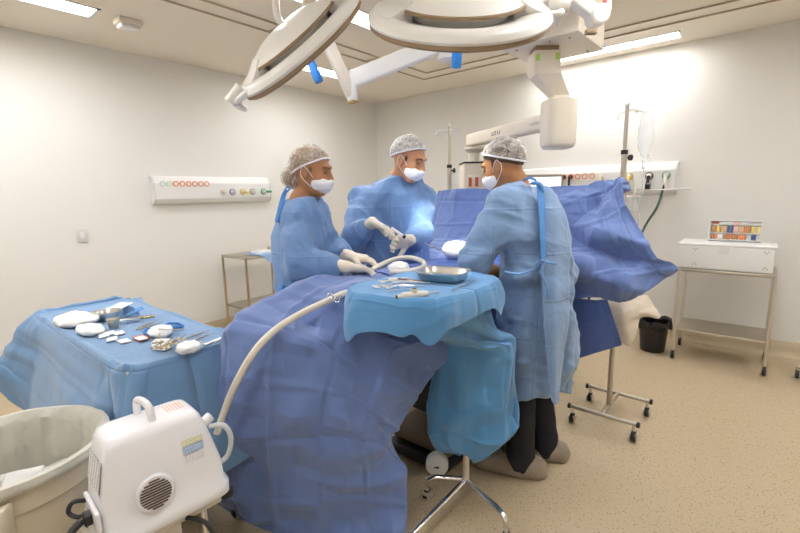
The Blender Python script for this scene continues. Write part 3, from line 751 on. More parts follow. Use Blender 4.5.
# lamp 1: tilted, at the upper left
C1 = D(297, 43, 1.9)
T1, P1, n1, x1, y1 = lamp_head('surgical_light', 'white disc surgical lamp tilted steeply at the upper left, seen almost edge on', C1, .57*cr-.62*cu+.60*cf, .325, .75*cr+.66*cu,
    [(PI/2+PI, 1.12), (PI/2, 1.12)], [PI], -cu*.05-cf*.03)
C2 = D(459, 12, 1.65)
T2, P2, n2, x2, y2 = lamp_head('surgical_light', 'large white disc surgical lamp at the top centre with a crescent slot facing us', C2, .02*cr-.70*cu+.66*cf, .345, 1.0*cr+.10*cu,
    [(-PI/2, 1.05), (PI/2, 1.05)], [0], -cu*.05)
lb = P2(.36*.345, -PI/2+.12, .0905); bx(lb, (.045, .018, .0015), 0, [x2, y2, n2]).build('type_label', label_mat('label_grey', (.75, .72, .68), (.30, .28, .26), 6, 3), T2, smooth=False)
# arms: common ceiling hub just above the picture
t = thing('lamp_suspension', 'white articulated ceiling arms carrying the two surgical lamps', 'lamp arm', (-1.32, 1.9, CEIL))
hub = A(-1.32, 1.98, CEIL)
MB().lathe([(0, 0), (.17, 0), (.17, -.03), (.10, -.07), (.06, -.08), (.06, -.30), (.0, -.30)], hub, (0, 0, 1), 32, None).build('ceiling_cup', LAMPW, t)
def arm_box(p, q, a, b, name, mat_=LAMPW, par=t, bev=.012):
    p, q = np.array(p), np.array(q); d = unit(q-p); X_, Y_, Z_ = frame(d)
    return bx((p+q)/2, (a, b, np.linalg.norm(q-p)), bev, [X_, Y_, Z_]).build(name, mat_, par)
j1 = D(352, 86, 2.25)                 # elbow joint of lamp 1's arm
j0 = A(-1.32, 1.98, D(440, 54, 2.3)[2]); j0 = D(434, 56, 2.35)
MB().tube([hub-A(0, 0, .28), j0+A(hub[0]-j0[0], hub[1]-j0[1], .02)], .05, 20).build('hub_column', LAMPW, t)
arm_box(A(hub[0], hub[1], j0[2]+.03), j1+A(0, 0, .03), .055, .085, 'main_arm')
MB().lathe([(0, -.06), (.05, -.06), (.05, .05), (.03, .06), (0, .06)], A(hub[0], hub[1], j0[2]+.0), (0, 0, 1), 24, None).build('arm_pivot', LAMPW, t)
MB().lathe([(0, -.075), (.022, -.075), (.028, -.065), (.028, .05), (.02, .06), (0, .06)], j1, (0, 0, 1), 20, None).build('elbow_joint', LAMPW, t)
yk = D(306, -6, 2.1)
arm_box(j1+A(0, 0, -.05), yk, .05, .06, 'spring_arm', CREAM)
bx(j1+A(0, 0, -.078), (.05, .04, .012), .002).build('arm_end_seal', mat('brass_seal', (.5, .33, .1), .4), t)
yk2 = D(277, -12, 2.0)
MB().tube(spline([yk, (yk+yk2)/2+A(0, 0, .03), yk2, D(277, 15, 1.97), C1+n1*.075], 5), .016, 12).build('yoke', LAMPW, t)
# lamp 2 arm: joint disc upper right
q0 = D(560, -14, 2.05); q1 = D(597, 17, 2.05)
arm_box(q0, q1, .075, .06, 'lower_arm')
MB().lathe([(0, -.05), (.035, -.05), (.043, -.042), (.043, .042), (.035, .05), (0, .05)], q1+.0*cr, cf*1.0+0.2*cu, 28, None).build('pivot_disc', LAMPW, t)
bx(D(591, 32, 2.03), (.05, .03, .02), .003, Rr).build('arm_end_seal', CREAMD, t)
MB().tube([D(606, 12, 2.08), D(608, -22, 2.12)], .022, 16).build('link_tube', LAMPW, t)
bx(D(605, 1, 2.055), (.018, .006, .012), .001, Rr).build('status_light', RED, t)
MB().tube(spline([q0, D(545, -25, 1.95), D(520, -32, 1.85), C2+n2*.08+x2*.05], 5), .025, 14).build('yoke', LAMPW, t)
MB().tube(spline([D(608, -20, 2.12), A(-1.0, 1.9, 2.5), A(hub[0], hub[1], 2.5)], 5), .035, 14).build('upper_arm', LAMPW, t)
MB().tube([q0+.0*cr, D(606, -14, 2.1)], .03, 14).build('link_arm', LAMPW, t)

# ------------------------------------------------------------------ people
def finger_chain(S, base, d, n, L, r, curl, k=.006):
    p = np.array(base); dd = unit(d)
    for j, f in enumerate((.45, .32, .23)):
        a = curl*(1.0 if j else .55); dd = unit(dd*math.cos(a)+n*math.sin(a)); q = p+dd*L*f
        S.cap(p, q, r*(1-.10*j), r*(.92-.12*j), k); p = q; n = unit(n-dd*(n@dd))
def hand(S, wrist, d, palm_n, side, curl=.55, extra=0, sc=1.0, thumb=(.6, .7, .35)):
    d = unit(d); n = unit(np.array(palm_n)-d*(np.array(palm_n)@d)); s = side*np.cross(d, n); w_ = np.array(wrist)
    kn = []
    for off, f in ((.030, .088), (.010, .093), (-.011, .088), (-.030, .080)):
        k_ = w_+d*f*sc+s*off*sc; kn.append(k_); S.cap(w_+s*off*.55*sc+d*.01, k_, .0145*sc+extra, .0115*sc+extra, .016)
    for k_, L, c_ in zip(kn, (.070, .078, .073, .058), (.85, 1.0, 1.08, 1.15)):
        finger_chain(S, k_, d, n, L*sc, .0088*sc+extra, curl*c_)
    tb = w_+d*.028*sc+s*.026*sc; t1 = unit(d*thumb[0]+s*thumb[1]+n*thumb[2]); m = tb+t1*.045*sc
    S.cap(w_+s*.01, tb, .015*sc+extra, .014*sc+extra, .014); S.cap(tb, m, .0135*sc+extra, .0108*sc+extra, .012)
    t2 = unit(t1*.6+d*.5+n*.35); S.cap(m, m+t2*.032*sc, .0108*sc+extra, .0088*sc+extra, .006)
def head_R(fwd, up=(0, 0, 1)):
    f = unit(fwd); l = unit(np.cross(up, f)); u = np.cross(f, l); return np.array([f, l, u])
def head_sdf(S, c, R, sc=1.0):
    P = lambda a, b, h: c+(R[0]*a+R[1]*b+R[2]*h)*sc
    E_ = lambda a, b, h, ra, rb, rh, k=.02, op='add': S.ell(P(a, b, h), np.array([ra, rb, rh])*sc, R, k, op)
    E_(-.012, 0, .030, .098, .077, .095); E_(.030, 0, -.030, .062, .060, .085, .03); E_(.052, 0, -.090, .034, .034, .028, .03)
    for sgn in (-1, 1):
        S.cap(P(-.01, sgn*.052, -.045), P(.05, sgn*.024, -.092), .020*sc, .018*sc, .03)
        E_(.055, sgn*.038, -.025, .028, .024, .024, .02)
        E_(.100, sgn*.031, .012, .020, .019, .013, .012, 'sub')
        E_(-.004, sgn*.080, -.008, .019, .009, .031, .006)
        E_(.006, sgn*.089, -.010, .009, .006, .017, .004, 'sub')
    E_(.084, 0, .034, .018, .050, .012, .016)
    S.cap(P(.092, 0, .018), P(.112, 0, -.026), .009*sc, .013*sc, .012); S.cap(P(.098, -.012, -.030), P(.098, .012, -.030), .009*sc, .009*sc, .008)
    S.cap(P(.088, -.018, -.060), P(.088, .018, -.060), .008*sc, .008*sc, .012)
def person(cfg):
    g = cfg; nr = g.get('neckr', 1.0); root = thing('person', g['label'], 'person', (*g['feet'], 0), g.get('group'))
    J = {k: np.array(v, float) for k, v in g['J'].items()}; R = head_R(g['fwd'], g.get('up', (0, 0, 1))); hc = J['head']; hs = g.get('hs', 1.0)
    P = lambda a, b, h: hc+(R[0]*a+R[1]*b+R[2]*h)*hs
    pts = np.array(list(J.values())); lo = pts.min(0)-.22; hi = pts.max(0)+.22; lo[2] = 0
    # ---- body, one continuous surface
    S = SDF(lo, hi, .0052)
    head_sdf(S, hc, R, hs)
    nr = g.get('neckr', 1.0); S.cap(P(-.02, 0, -.06), J['neck'], .054*hs*nr, .058*nr, .03)
    S.cap(J['neck'], J['chest'], .07, .11, .05); S.cap(J['chest'], J['pelvis'], .11, .11, .05)
    S.cap(J['sl'], J['sr'], .045, .045, .05)
    for s_ in 'lr':
        S.chain([J['s'+s_], J['e'+s_], J['w'+s_]], [.040, .032, .026], .02)
        S.chain([J['pelvis']+(J['k'+s_]-J['pelvis'])*A(.6, .6, .1), J['k'+s_], J['f'+s_]+A(0, 0, .09)], [.075, .052, .038], .03)
        S.cap(J['f'+s_]+A(0, 0, .05)-A(*g['ffwd'], 0)*.05, J['f'+s_]+A(0, 0, .03)+A(*g['ffwd'], 0)*.13, .03, .024, .02)
        hd_ = g['hand'+s_]; hand(S, J['w'+s_], hd_[0], hd_[1], 1 if s_ == 'r' else -1, hd_[2], 0)
    S.build('body', g['skin'], root)
    # ---- gloves
    for s_ in 'lr':
        hd_ = g['hand'+s_]; w_ = J['w'+s_]; fa = unit(w_-J['e'+s_])
        S = SDF(w_-.21, w_+.21, .0036); hand(S, w_, hd_[0], hd_[1], 1 if s_ == 'r' else -1, hd_[2], .0022)
        S.cap(w_-fa*.075, w_, .036, .029, .012); S.wrinkle(.0010, .018, 5)
        S.build('glove', GLOVE, root)
        a_, b_, c_ = frame(fa)
        o = MB().tube([w_-fa*.085, w_-fa*.078, w_-fa*.07], [.0385, .0400, .0375], 24).build('glove_cuff', GLOVE, root)
    # ---- gown
    vox = .0062
    glo = lo.copy(); ghi = hi.copy(); ghi[2] = J['neck'][2]+.15; glo[2] = g['hem']-.05
    S = SDF(glo-A(.15, .15, 0), ghi+A(.15, .15, 0), vox, .12)
    S.loft(g['torso'], g['yaw'], .04, g.get('fold', .09), 9, g.get('seed', 1))
    S.cap(J['sl'], J['sr'], .064, .064, .06); S.cap(J['neck']-A(0, 0, .03), J['chest'], .064*nr, .13, .07)
    for s_ in 'lr':
        fa = unit(J['w'+s_]-J['e'+s_]); sr_ = g.get('sleeve', 1.0)
        S.chain([J['s'+s_], J['s'+s_]*.5+J['e'+s_]*.5, J['e'+s_], J['e'+s_]*.45+J['w'+s_]*.55, J['w'+s_]-fa*.07], [.070*sr_, .074*sr_, .070*sr_, .058*sr_, .040], .035)
    S.F += .013; S.wrinkle(.042, .21, g.get('seed', 1), (1, 1, .6)); S.wrinkle(.016, .095, g.get('seed', 1)+5, (1, 1, .8))
    S.clipz(g['hem'], -1) if False else None
    gown = S.build('gown', g['gown'], root)
    nk = J['neck']; ax = unit(P(-.02, 0, -.06)-nk)
    col_c = nk+ax*.035
    MB().lathe([(a_*nr, h_) for a_, h_ in [(.058, -.012), (.066, -.012), (.068, .0), (.064, .010), (.057, .010), (.058, -.012)]], col_c, ax, 32, None).build('collar', TIE if g.get('tiecol') else mat('navy_collar', (.03, .04, .09), .8), root)
    # ---- cap, hair, mask, eyes
    S = SDF(hc-.22, hc+.22, .0055)
    pn = unit(A(.50, 0, -.87)) ; pl = [((pn[0], 0, pn[2]), g.get('hairline', -.012))]
    S.ell(P(-.014, 0, .032), A(.103, .083, .100)*hs, R, 0, 'add', pl)
    S.wrinkle(.003, .03, 4); 
    if g.get('bun'): S.ell(P(*g['bun']), A(.055, .055, .052)*hs, R, .02)
    for sgn in (-1, 1): S.ell(P(.018, sgn*.068, .012), A(.012, .008, .022)*hs, R, .01)
    hair = S.build('hair', g['hair'], root)
    S = SDF(hc-.24, hc+.24, .0055)
    pl = [((pn[0], 0, pn[2]), g.get('capline', .0))]
    S.ell(P(-.018, 0, .034), A(.111, .089, .107)*hs, R, 0, 'add', pl)
    if g.get('bun'): S.ell(P(*g['bun']), A(.062, .060, .059)*hs, R, .04)
    S.wrinkle(.0045, .035, 9)
    S.build('bouffant_cap', g.get('capm', CAPM), root)
    # cap band : follows the plane section
    off = g.get('capline', .0); cc = A(-.018, 0, .036); px_ = A(pn[0], 0, pn[2]); t1_ = unit(A(pn[2], 0, -pn[0])); t2_ = A(0, 1, 0)
    base = cc+px_*off; ring_ = []
    for th in np.linspace(0, 2*PI, 40, endpoint=False):
        dv = t1_*math.cos(th)+t2_*math.sin(th); 
        q = base-cc
        a_ = sum((dv[i]/(.112, .090, .108)[i])**2 for i in range(3)); b_ = 2*sum(dv[i]*q[i]/(.112, .090, .108)[i]**2 for i in range(3)); c_ = sum((q[i]/(.112, .090, .108)[i])**2 for i in range(3))-1
        s_ = (-b_+math.sqrt(max(0, b_*b_-4*a_*c_)))/(2*a_); v_ = base+dv*s_; ring_.append(P(*v_))
    MB().tube(ring_, .0045, 8, closed=True).build('cap_band', MASKM, root)
    S = SDF(hc-.2, hc+.2, .0045)
    S.ell(P(.044, 0, -.052), A(.076, .066, .060)*hs, R, 0, 'add', [((-1, 0, 0), .020), ((.45, 0, .89), .040)])
    S.cap(P(.108, 0, -.020), P(.112, 0, -.032), .010*hs, .012*hs, .02)
    S.wrinkle(.0018, .03, 2, (.2, .2, 1.6))
    S.build('mask', MASKM, root)
    lp = MB()
    for sgn in (-1, 1):
        lp.tube(spline([P(.034, sgn*.066, -.025), P(.010, sgn*.082, .008), P(-.012, sgn*.090, .022), P(-.026, sgn*.086, -.008), P(-.012, sgn*.080, -.040), P(.030, sgn*.062, -.075)], 5), .0018, 6)
    lp.build('ear_loops', MASKM, root)
    ey = MB(); br_ = MB()
    for sgn in (-1, 1):
        ey.tube(spline([P(.079, sgn*.046, .006), P(.0885, sgn*.036, .003), P(.0895, sgn*.026, .003), P(.086, sgn*.018, .005)], 4), [.0015, .0032, .0032, .0015], 8)
        br_.tube(spline([P(.078, sgn*.055, .026), P(.091, sgn*.040, .033), P(.099, sgn*.020, .029)], 4), [.0022*g.get('brow', 1), .0042*g.get('brow', 1), .0036*g.get('brow', 1)], 8)
    ey.build('eyelids', g['hair'] if g['hair'] is HAIR else HAIR, root); br_.build('eyebrows', HAIR, root)
    return root, J, R, P
# scrub trousers and shoe covers
def trousers(root, J, hip, r=.085):
    for s_ in 'lr':
        S = SDF(J['f'+s_]-A(.2, .2, 0), np.maximum(J['k'+s_], hip)+A(.2, .2, .1), .008)
        S.chain([J['k'+s_]*.3+hip*.7, J['k'+s_], J['f'+s_]+A(0, 0, .12), J['f'+s_]+A(0, 0, .06)], [r*1.1, r*.9, r*.78, r*.80], .02); S.wrinkle(.007, .1, 3)
        S.build('trouser_leg', BLACKCLOTH, root)
def shoes(root, J, ff, m=None):
    f = A(*ff, 0); l = np.cross(A(0, 0, 1), f)
    for s_ in 'lr':
        c = J['f'+s_]; S = SDF(c-A(.26, .26, .02), c+A(.26, .26, .2), .006)
        S.cap(c-f*.075+A(0, 0, .045), c+f*.02+A(0, 0, .05), .058, .06, .02); S.cap(c+f*.02+A(0, 0, .045), c+f*.19+A(0, 0, .03), .058, .040, .03); S.cap(c-f*.02+A(0, 0, .06), c-f*.02+A(0, 0, .11), .05, .045, .03)
        S.wrinkle(.005, .03, 8, (1, 1, .4)); S.clipz(.004, -1) if False else None
        Z = S.ax[2][None, None, :]; S.F = np.maximum(S.F, (.003-Z)).astype(np.float32)
        S.build('shoe_cover', m or SHOEC, root)

h_ = lambda z: z
# --- the man at the right, his back to us
face = A(-.93, -.06, -.30)
Jr = dict(head=D(503, 166, 2.13), neck=A(-.985, 2.05, 1.485), chest=A(-.90, 2.08, 1.22), pelvis=A(-.87, 2.10, .95),
          sl=A(-.955, 1.90, 1.375), sr=A(-.92, 2.24, 1.37), el=A(-1.05, 1.82, 1.12), wl=A(-1.24, 2.08, 1.12), er=A(-.93, 2.44, 1.09), wr=A(-1.18, 2.42, 1.12),
          kl=A(-.90, 2.00, .50), kr=A(-.90, 2.19, .50), fl=A(-.87, 1.975, 0), fr=A(-.83, 2.19, 0))
tor = [(.46, -.88, 2.09, .17, .20), (.60, -.87, 2.095, .175, .205), (.80, -.86, 2.10, .175, .21), (.95, -.86, 2.10, .165, .21), (1.12, -.875, 2.09, .16, .215), (1.30, -.905, 2.08, .145, .215), (1.39, -.93, 2.07, .115, .19), (1.45, -.955, 2.06, .08, .12)]
PR = person(dict(label='person at the right in a pale blue gown, back turned to us', feet=(-.87, 2.09), J=Jr, fwd=face, ffwd=(-1, 0), skin=SKINT,
    handl=(A(-.85, .5, -.05), A(0, .2, -1), .5), handr=(A(-.9, -.2, -.1), A(0, -.2, -1), .5), hem=.30, torso=tor, yaw=PI, gown=GOWNB, hair=HAIR, fold=.07, seed=4, wr=.010, hs=.97, hairline=.014))
root, J, R, P = PR
trousers(root, J, J['pelvis']-A(0, 0, .1)); shoes(root, J, (-.93, -.37))
# back flap and ties of the gown
fl = cloth('back_flap', [[D(536, 186, 2.00), D(545, 187, 2.0), D(552, 190, 2.03)], [D(540, 215, 1.965), D(554, 217, 1.96), D(566, 217, 2.02)], [D(541, 262, 1.94), D(555, 262, 1.94), D(569, 258, 2.00)],
    [D(543, 320, 1.93), D(556, 320, 1.92), D(567, 318, 1.99)], [D(548, 370, 1.935), D(555, 372, 1.93), D(561, 370, 1.99)], [D(551, 398, 1.94), D(554, 404, 1.94), D(558, 400, 1.96)]], GOWNB, root, 24, 60, .3, .003, .006, .2, .010, .12, 3)
cloth('tie_strip', [[D(536, 184, 1.99), D(543, 185, 1.98)], [D(538, 205, 1.955), D(545, 206, 1.95)], [D(540, 240, 1.93), D(545, 240, 1.93)], [D(541, 262, 1.93), D(546, 262, 1.93)]], TIE, root, 6, 40, .3, 0, 0, .2, .003, .08, 3)
MB().tube(spline([D(505, 272, 1.94), D(520, 274, 1.90), D(535, 268, 1.895), D(542, 262, 1.90), D(556, 264, 1.92)], 5), .006, 8).tube(spline([D(533, 272, 1.90), D(538, 262, 1.88), D(545, 262, 1.885), D(540, 273, 1.89)], 4), .006, 8).tube(spline([D(540, 270, 1.89), D(546, 285, 1.89), D(549, 298, 1.895)], 4), .006, 8).build('waist_tie', mat('waist_tie_blue', (.16, .32, .62), .7), root)
MB().tube(spline([D(523, 180, 2.03), D(530, 178, 1.99), D(536, 181, 1.98), D(530, 184, 1.99)], 4), .005, 8).tube(spline([D(532, 183, 1.98), D(540, 184, 1.97), D(544, 192, 1.965)], 4), .008, 8).build('neck_tie', TIE, root)

# --- the man in the middle
Jm = dict(head=D(409, 160, 2.60), neck=D(400, 181, 2.72), chest=D(392, 212, 2.74), pelvis=A(-1.80, 2.18, .95),
          sr=D(364, 197, 2.66), sl=D(420, 199, 2.80), er=D(355, 240, 2.52), wr=D(372, 222, 2.42), el=D(422, 234, 2.60), wl=D(411, 240, 2.47),
          kr=A(-1.86, 2.08, .5), kl=A(-1.80, 2.28, .5), fr=A(-1.86, 2.06, 0), fl=A(-1.80, 2.30, 0))
cm = D(392, 212, 2.74)
tor = [(.40, -1.84, 2.20, .17, .22), (.8, -1.83, 2.20, .16, .21), (1.05, cm[0]-.01, cm[1], .15, .21), (cm[2], cm[0], cm[1], .15, .215), (cm[2]+.12, cm[0]+.01, cm[1]-.01, .125, .20), (cm[2]+.19, cm[0]+.02, cm[1]-.01, .09, .14)]
PM = person(dict(label='person in the middle bending forward, blue gown, both gloved hands raised', feet=(-1.83, 2.19), J=Jm, fwd=.80*cr-.50*cf-.42*A(0, 0, 1), ffwd=(.95, -.3), skin=SKIN,
    handr=(.80*cr-.38*cu-.30*cf, -cu-.3*cr, .45), handl=(-.55*cr-.1*cu-.25*cf, -.4*cu-.7*cf, .75), hem=.40, torso=tor, yaw=-.35, gown=GOWNA, hair=HAIR, fold=.06, seed=8, wr=.010, tiecol=0, capm=CAPW))
shoes(PM[0], PM[1], (.95, -.3), WHITE)
t = thing('syringe', 'white and clear syringe held between the two gloved hands of the middle person', 'syringe', D(397, 232, 2.42))
MB().tube([D(391, 228, 2.42), D(403, 236, 2.42)], .0085, 12).build('barrel', MASKM, t); MB().tube([D(403, 236, 2.42), D(405.5, 237.5, 2.42)], .010, 12).build('cap', DARK, t)
tag(MB().tube([D(424, 243, 2.45), D(441, 250, 2.45), D(449, 254, 2.45)], .0028, 8).build('steel_retractor', STEEL), 'thin steel instrument reaching from the middle person to the operation site', 'instrument')
# --- the nurse at the left
Jn = dict(head=D(312, 172, 2.24), neck=D(303, 203, 2.30), chest=D(305, 235, 2.30), pelvis=A(-1.85, 1.44, .90),
          sr=D(299, 215, 2.17), sl=D(318, 211, 2.42), er=D(303, 262, 2.10), wr=D(346, 267, 2.05), el=D(326, 252, 2.35), wl=D(349, 256, 2.20),
          kr=A(-1.82, 1.34, .45), kl=A(-1.92, 1.50, .45), fr=A(-1.82, 1.33, 0), fl=A(-1.93, 1.50, 0))
cn = D(306, 235, 2.30)
tor = [(.35, -1.86, 1.44, .16, .20), (.8, -1.85, 1.44, .15, .19), (1.0, cn[0]-.0, cn[1]-.01, .15, .18), (cn[2], cn[0], cn[1], .145, .175), (cn[2]+.11, cn[0]-.005, cn[1]-.005, .115, .16), (cn[2]+.17, cn[0]-.01, cn[1]-.01, .08, .11)]
PN = person(dict(label='person at the left in profile, hair bun under a cap, hands on drape', feet=(-1.87, 1.42), J=Jn, fwd=.97*cr-.20*cf-.16*A(0, 0, 1), ffwd=(.77, .64), skin=SKINT,
    handr=(.95*cr-.12*cu+.25*cf, -cu-.1*cf, .42), handl=(.95*cr-.15*cu-.05*cf, -cu+.2*cf, .45), hem=.35, torso=tor, yaw=.70, gown=GOWNA, hair=HAIRL, fold=.06, seed=12, wr=.011, capm=CAPN, bun=(-.105, 0, -.045), hs=.97, sleeve=.96, capline=.012, neckr=.84, brow=.6))
root = PN[0]
shoes(root, PN[1], (.77, .64))
MB().tube(spline([D(287, 190, 2.2), D(283, 198, 2.18), D(281, 210, 2.16), D(277, 222, 2.15)], 5), [.005, .012, .018, .012], 8).tube(spline([D(287, 192, 2.2), D(290, 188, 2.17), D(286, 188, 2.16), D(282, 196, 2.17)], 4), .004, 6).build('neck_tie', TIE, root)
MB().tube(spline([D(290, 285, 2.14), D(280, 288, 2.12), D(276, 296, 2.11), D(283, 298, 2.11), D(290, 288, 2.12)], 5), .006, 8).tube(spline([D(283, 285, 2.12), D(279, 300, 2.11), D(280, 312, 2.12)], 4), [.008, .014, .014], 8).build('waist_tie', TIE, root)

# ------------------------------------------------------------------ operating table and patient
t = thing('operating_table', 'operating table under the blue drapes, beige base with rounded end cover showing near the floor', 'operating table', (-1.38, 1.95, 0))
bx((-1.36, 2.12, .11), (.40, .74, .09), .03).build('base', mat('base_beige', (.26, .20, .13), .45), t)
bx((-1.36, 2.10, .035), (.42, .80, .05), .02).build('base_plate', DARK, t)
bx((-1.38, 2.05, .48), (.28, .34, .56), .02).build('column', DARK, t)
bx((-1.38, 2.15, .79), (.46, .9, .06), .01).build('top_frame', STEELB, t)
for y, l in ((1.56, .50), (1.95, .28), (2.5, .66), (3.0, .26)):
    bx((-1.40, y, .85), (.48, l, .06), .02).build('cushion', DARK, t)
for x in (-1.15, -1.65): bx((x, 2.2, .80), (.012, 1.3, .03), .002).build('side_rail', STEEL, t)
c_ = PZ(437, 474, .03)
MB().lathe([(0, -.03), (.045, -.03), (.058, -.02), (.058, .02), (.045, .03), (0, .03)], (c_[0]-.02, c_[1]+.03, .065), unit((.55, -.83, .1)), 28).build('caster_cover', WHITE, t)
MB().tube([(c_[0]-.035, c_[1]-.005, .06), (c_[0]+.005, c_[1]+.01, .062)], .006).build('brake_pedal', DARK, t)
# patient
t = thing('person', 'person lying under the drapes, only a patch of orange skin showing', 'person', (-1.40, 2.0, .88))
S = SDF((-1.85, .75, .86), (-.85, 3.25, 1.16), .010)
S.ell((-1.40, 3.02, .98), (.08, .11, .09)); S.cap((-1.40, 2.7, .96), (-1.40, 2.95, .97), .05, .05, .03)
S.ell((-1.40, 2.45, .965), (.19, .34, .085), None, .04); S.ell((-1.40, 2.05, .955), (.17, .20, .075), None, .05)
for s_ in (-1, 1):
    S.chain([(-1.40+s_*.09, 1.95, .95), (-1.43+s_*.08, 1.6, .94), (-1.43+s_*.07, 1.32, .93), (-1.43+s_*.07, 1.30, .95)], [.07, .05, .035, .025], .03)
S.chain([(-1.58, 2.62, .96), (-1.63, 2.3, .93), (-1.60, 2.05, .95)], [.045, .038, .03], .03)
S.chain([(-1.22, 2.62, .96), (-1.14, 2.3, .97), D(492, 272, 2.28), D(487, 275, 2.22)], [.045, .042, .036, .035], .03)
S.build('body', IODINE, t)

# ------------------------------------------------------------------ drapes of the table
X_ = [-1.68, -1.63, -1.50, -1.36, -1.22, -1.10, -1.045]
rows = []
for y, zs in ((2.68, (.72, 1.00, 1.07, 1.09, 1.07, .99, .66)), (2.35, (.72, .99, 1.05, 1.065, 1.045, .96, .62)), (1.95, (.72, .99, 1.05, 1.065, 1.05, .96, .62)), (1.5, (.75, 1.02, 1.075, 1.075, 1.04, .95, .6))):
    rows.append([A(x, y, z) for x, z in zip(X_, zs)])
cloth('patient_drape', rows, DRAPED, None, 100, 130, .2, .004, .010, .2, .015, .17, 5)
tag(bpy.data.objects['patient_drape'], 'deep blue drape covering the patient between the three people', 'drape')
front = [
 [A(-1.70, 1.62, .72), A(-1.64, 1.62, 1.03), A(-1.50, 1.62, 1.085), A(-1.33, 1.62, 1.085), A(-1.16, 1.60, 1.02), A(-1.06, 1.58, .80), A(-1.02, 1.55, .62)],
 [A(-1.69, 1.30, .70), A(-1.61, 1.30, 1.035), A(-1.47, 1.32, 1.055), A(-1.31, 1.33, 1.04), A(-1.14, 1.42, .93), A(-1.03, 1.52, .80), D(436, 368, 1.93)],
 [A(-1.68, 1.00, .70), A(-1.61, 1.00, .985), A(-1.50, 1.03, .99), A(-1.33, 1.10, .975), D(362, 346, 1.74), D(398, 352, 1.80), D(430, 378, 1.90)],
 [D(222, 345, 1.80), D(227, 331, 1.73), D(264, 336, 1.67), D(318, 350, 1.64), D(350, 372, 1.68), D(386, 392, 1.74), D(413, 402, 1.86)],
 [D(221, 400, 1.84), D(230, 390, 1.76), D(262, 392, 1.72), D(308, 398, 1.67), D(342, 402, 1.67), D(368, 412, 1.73), D(389, 434, 1.83)],
 [D(221, 450, 1.90), D(234, 450, 1.82), D(266, 448, 1.82), D(302, 445, 1.75), D(340, 440, 1.72), D(372, 448, 1.74), D(405, 468, 1.82)],
 [D(217, 482, 1.96), D(236, 497, 1.90), D(268, 508, 1.90), D(306, 512, 1.84), D(344, 510, 1.80), D(378, 512, 1.78), D(407, 512, 1.80)],
 [PZ(215, 497, .06), PZ(240, 514, .025), PZ(270, 525, .02), PZ(310, 534, .02), PZ(346, 542, .02), PZ(380, 548, .02), PZ(404, 545, .02)],
]
cloth('leg_drape', front, DRAPEP, None, 230, 250, .5, .011, .042, .215, .045, .30, 21)
tag(bpy.data.objects['leg_drape'], 'big periwinkle blue drape hanging to the floor over the foot of the operating table', 'drape')
# screen drape
scr = [
 [PY(438, 191, 2.76), PY(456, 189, 2.74), PY(490, 189, 2.74), PY(535, 187, 2.74), PY(580, 185, 2.74), PY(606, 183, 2.73), PY(621, 182, 2.74)],
 [PY(434, 205, 2.78), PY(452, 206, 2.73), PY(490, 207, 2.72), PY(535, 205, 2.72), PY(580, 205, 2.70), PY(605, 198, 2.66), PY(622, 184, 2.72)],
 [PY(428, 225, 2.78), PY(450, 224, 2.70), PY(490, 224, 2.70), PY(535, 226, 2.70), PY(578, 226, 2.64), PY(606, 218, 2.62), PY(627, 205, 2.68)],
 [PY(422, 240, 2.76), PY(445, 241, 2.66), PY(485, 241, 2.64), PY(535, 248, 2.66), PY(580, 250, 2.64), PY(612, 238, 2.56), PY(640, 228, 2.66)],
 [PY(415, 251, 2.62), PY(440, 252, 2.54), PY(478, 252, 2.50), PY(535, 266, 2.58), PY(584, 262, 2.52), PY(622, 262, 2.58), PY(660, 254, 2.66)],
 [PY(408, 258, 2.50), PY(440, 258, 2.44), PY(475, 260, 2.40), PY(535, 282, 2.55), PY(588, 280, 2.56), PY(632, 276, 2.50), PY(677, 268, 2.66)],
 [PY(404, 264, 2.42), PY(438, 264, 2.38), PY(474, 268, 2.36), PY(535, 300, 2.6), PY(590, 299, 2.54), PY(622, 300, 2.56), PY(650, 288, 2.62)],
]
def pleats(S):
    K = PY(621, 184, 2.74); dx = S[..., 0]-K[0]; dz = S[..., 2]-K[2]; d = np.hypot(dx, dz); ph = np.arctan2(dz, dx)
    wgt = np.clip((S[..., 0]+1.25)/.35, 0, 1)*np.clip(d/.1, 0, 1)
    f = .040*tri(ph*7+.6)*np.clip(d*3, 0, 1)*np.clip(1.2-d*1.3, .15, 1)+.038*tri(2*PI*(S[..., 2]*4.0+S[..., 0]*1.3))*np.clip((1.30-S[..., 2])/.12, 0, 1)
    o = np.zeros_like(S); o[..., 1] = f*wgt; return o
cloth('screen_drape', scr, DRAPEP, None, 230, 170, .6, .008, .030, .17, .034, .20, 33, mod=pleats)
blobk = 1
tag(bpy.data.objects['screen_drape'], 'blue screen drape stretched between the two poles with a crumpled wing reaching right', 'drape')
low = [
 [PY(520, 290, 2.66), PY(560, 296, 2.64), PY(596, 300, 2.64), PY(607, 299, 2.66)],
 [PY(520, 330, 2.68), PY(560, 330, 2.66), PY(600, 322, 2.66), PY(617, 328, 2.68)],
 [PY(520, 372, 2.68), PY(560, 364, 2.68), PY(598, 352, 2.68), PY(622, 345, 2.70)],
]
cloth('side_drape', low, DRAPED if False else mat('drape_indigo', (.08, .15, .43), .8, bump=.15, bscale=260, sheen=.3, crease=.2, cscale=4), None, 60, 50, .6, .004, .006, .12, .004, .2, 3)
tag(bpy.data.objects['side_drape'], 'lower flat flap of blue drape hanging beside the four-wheeled stand', 'drape')
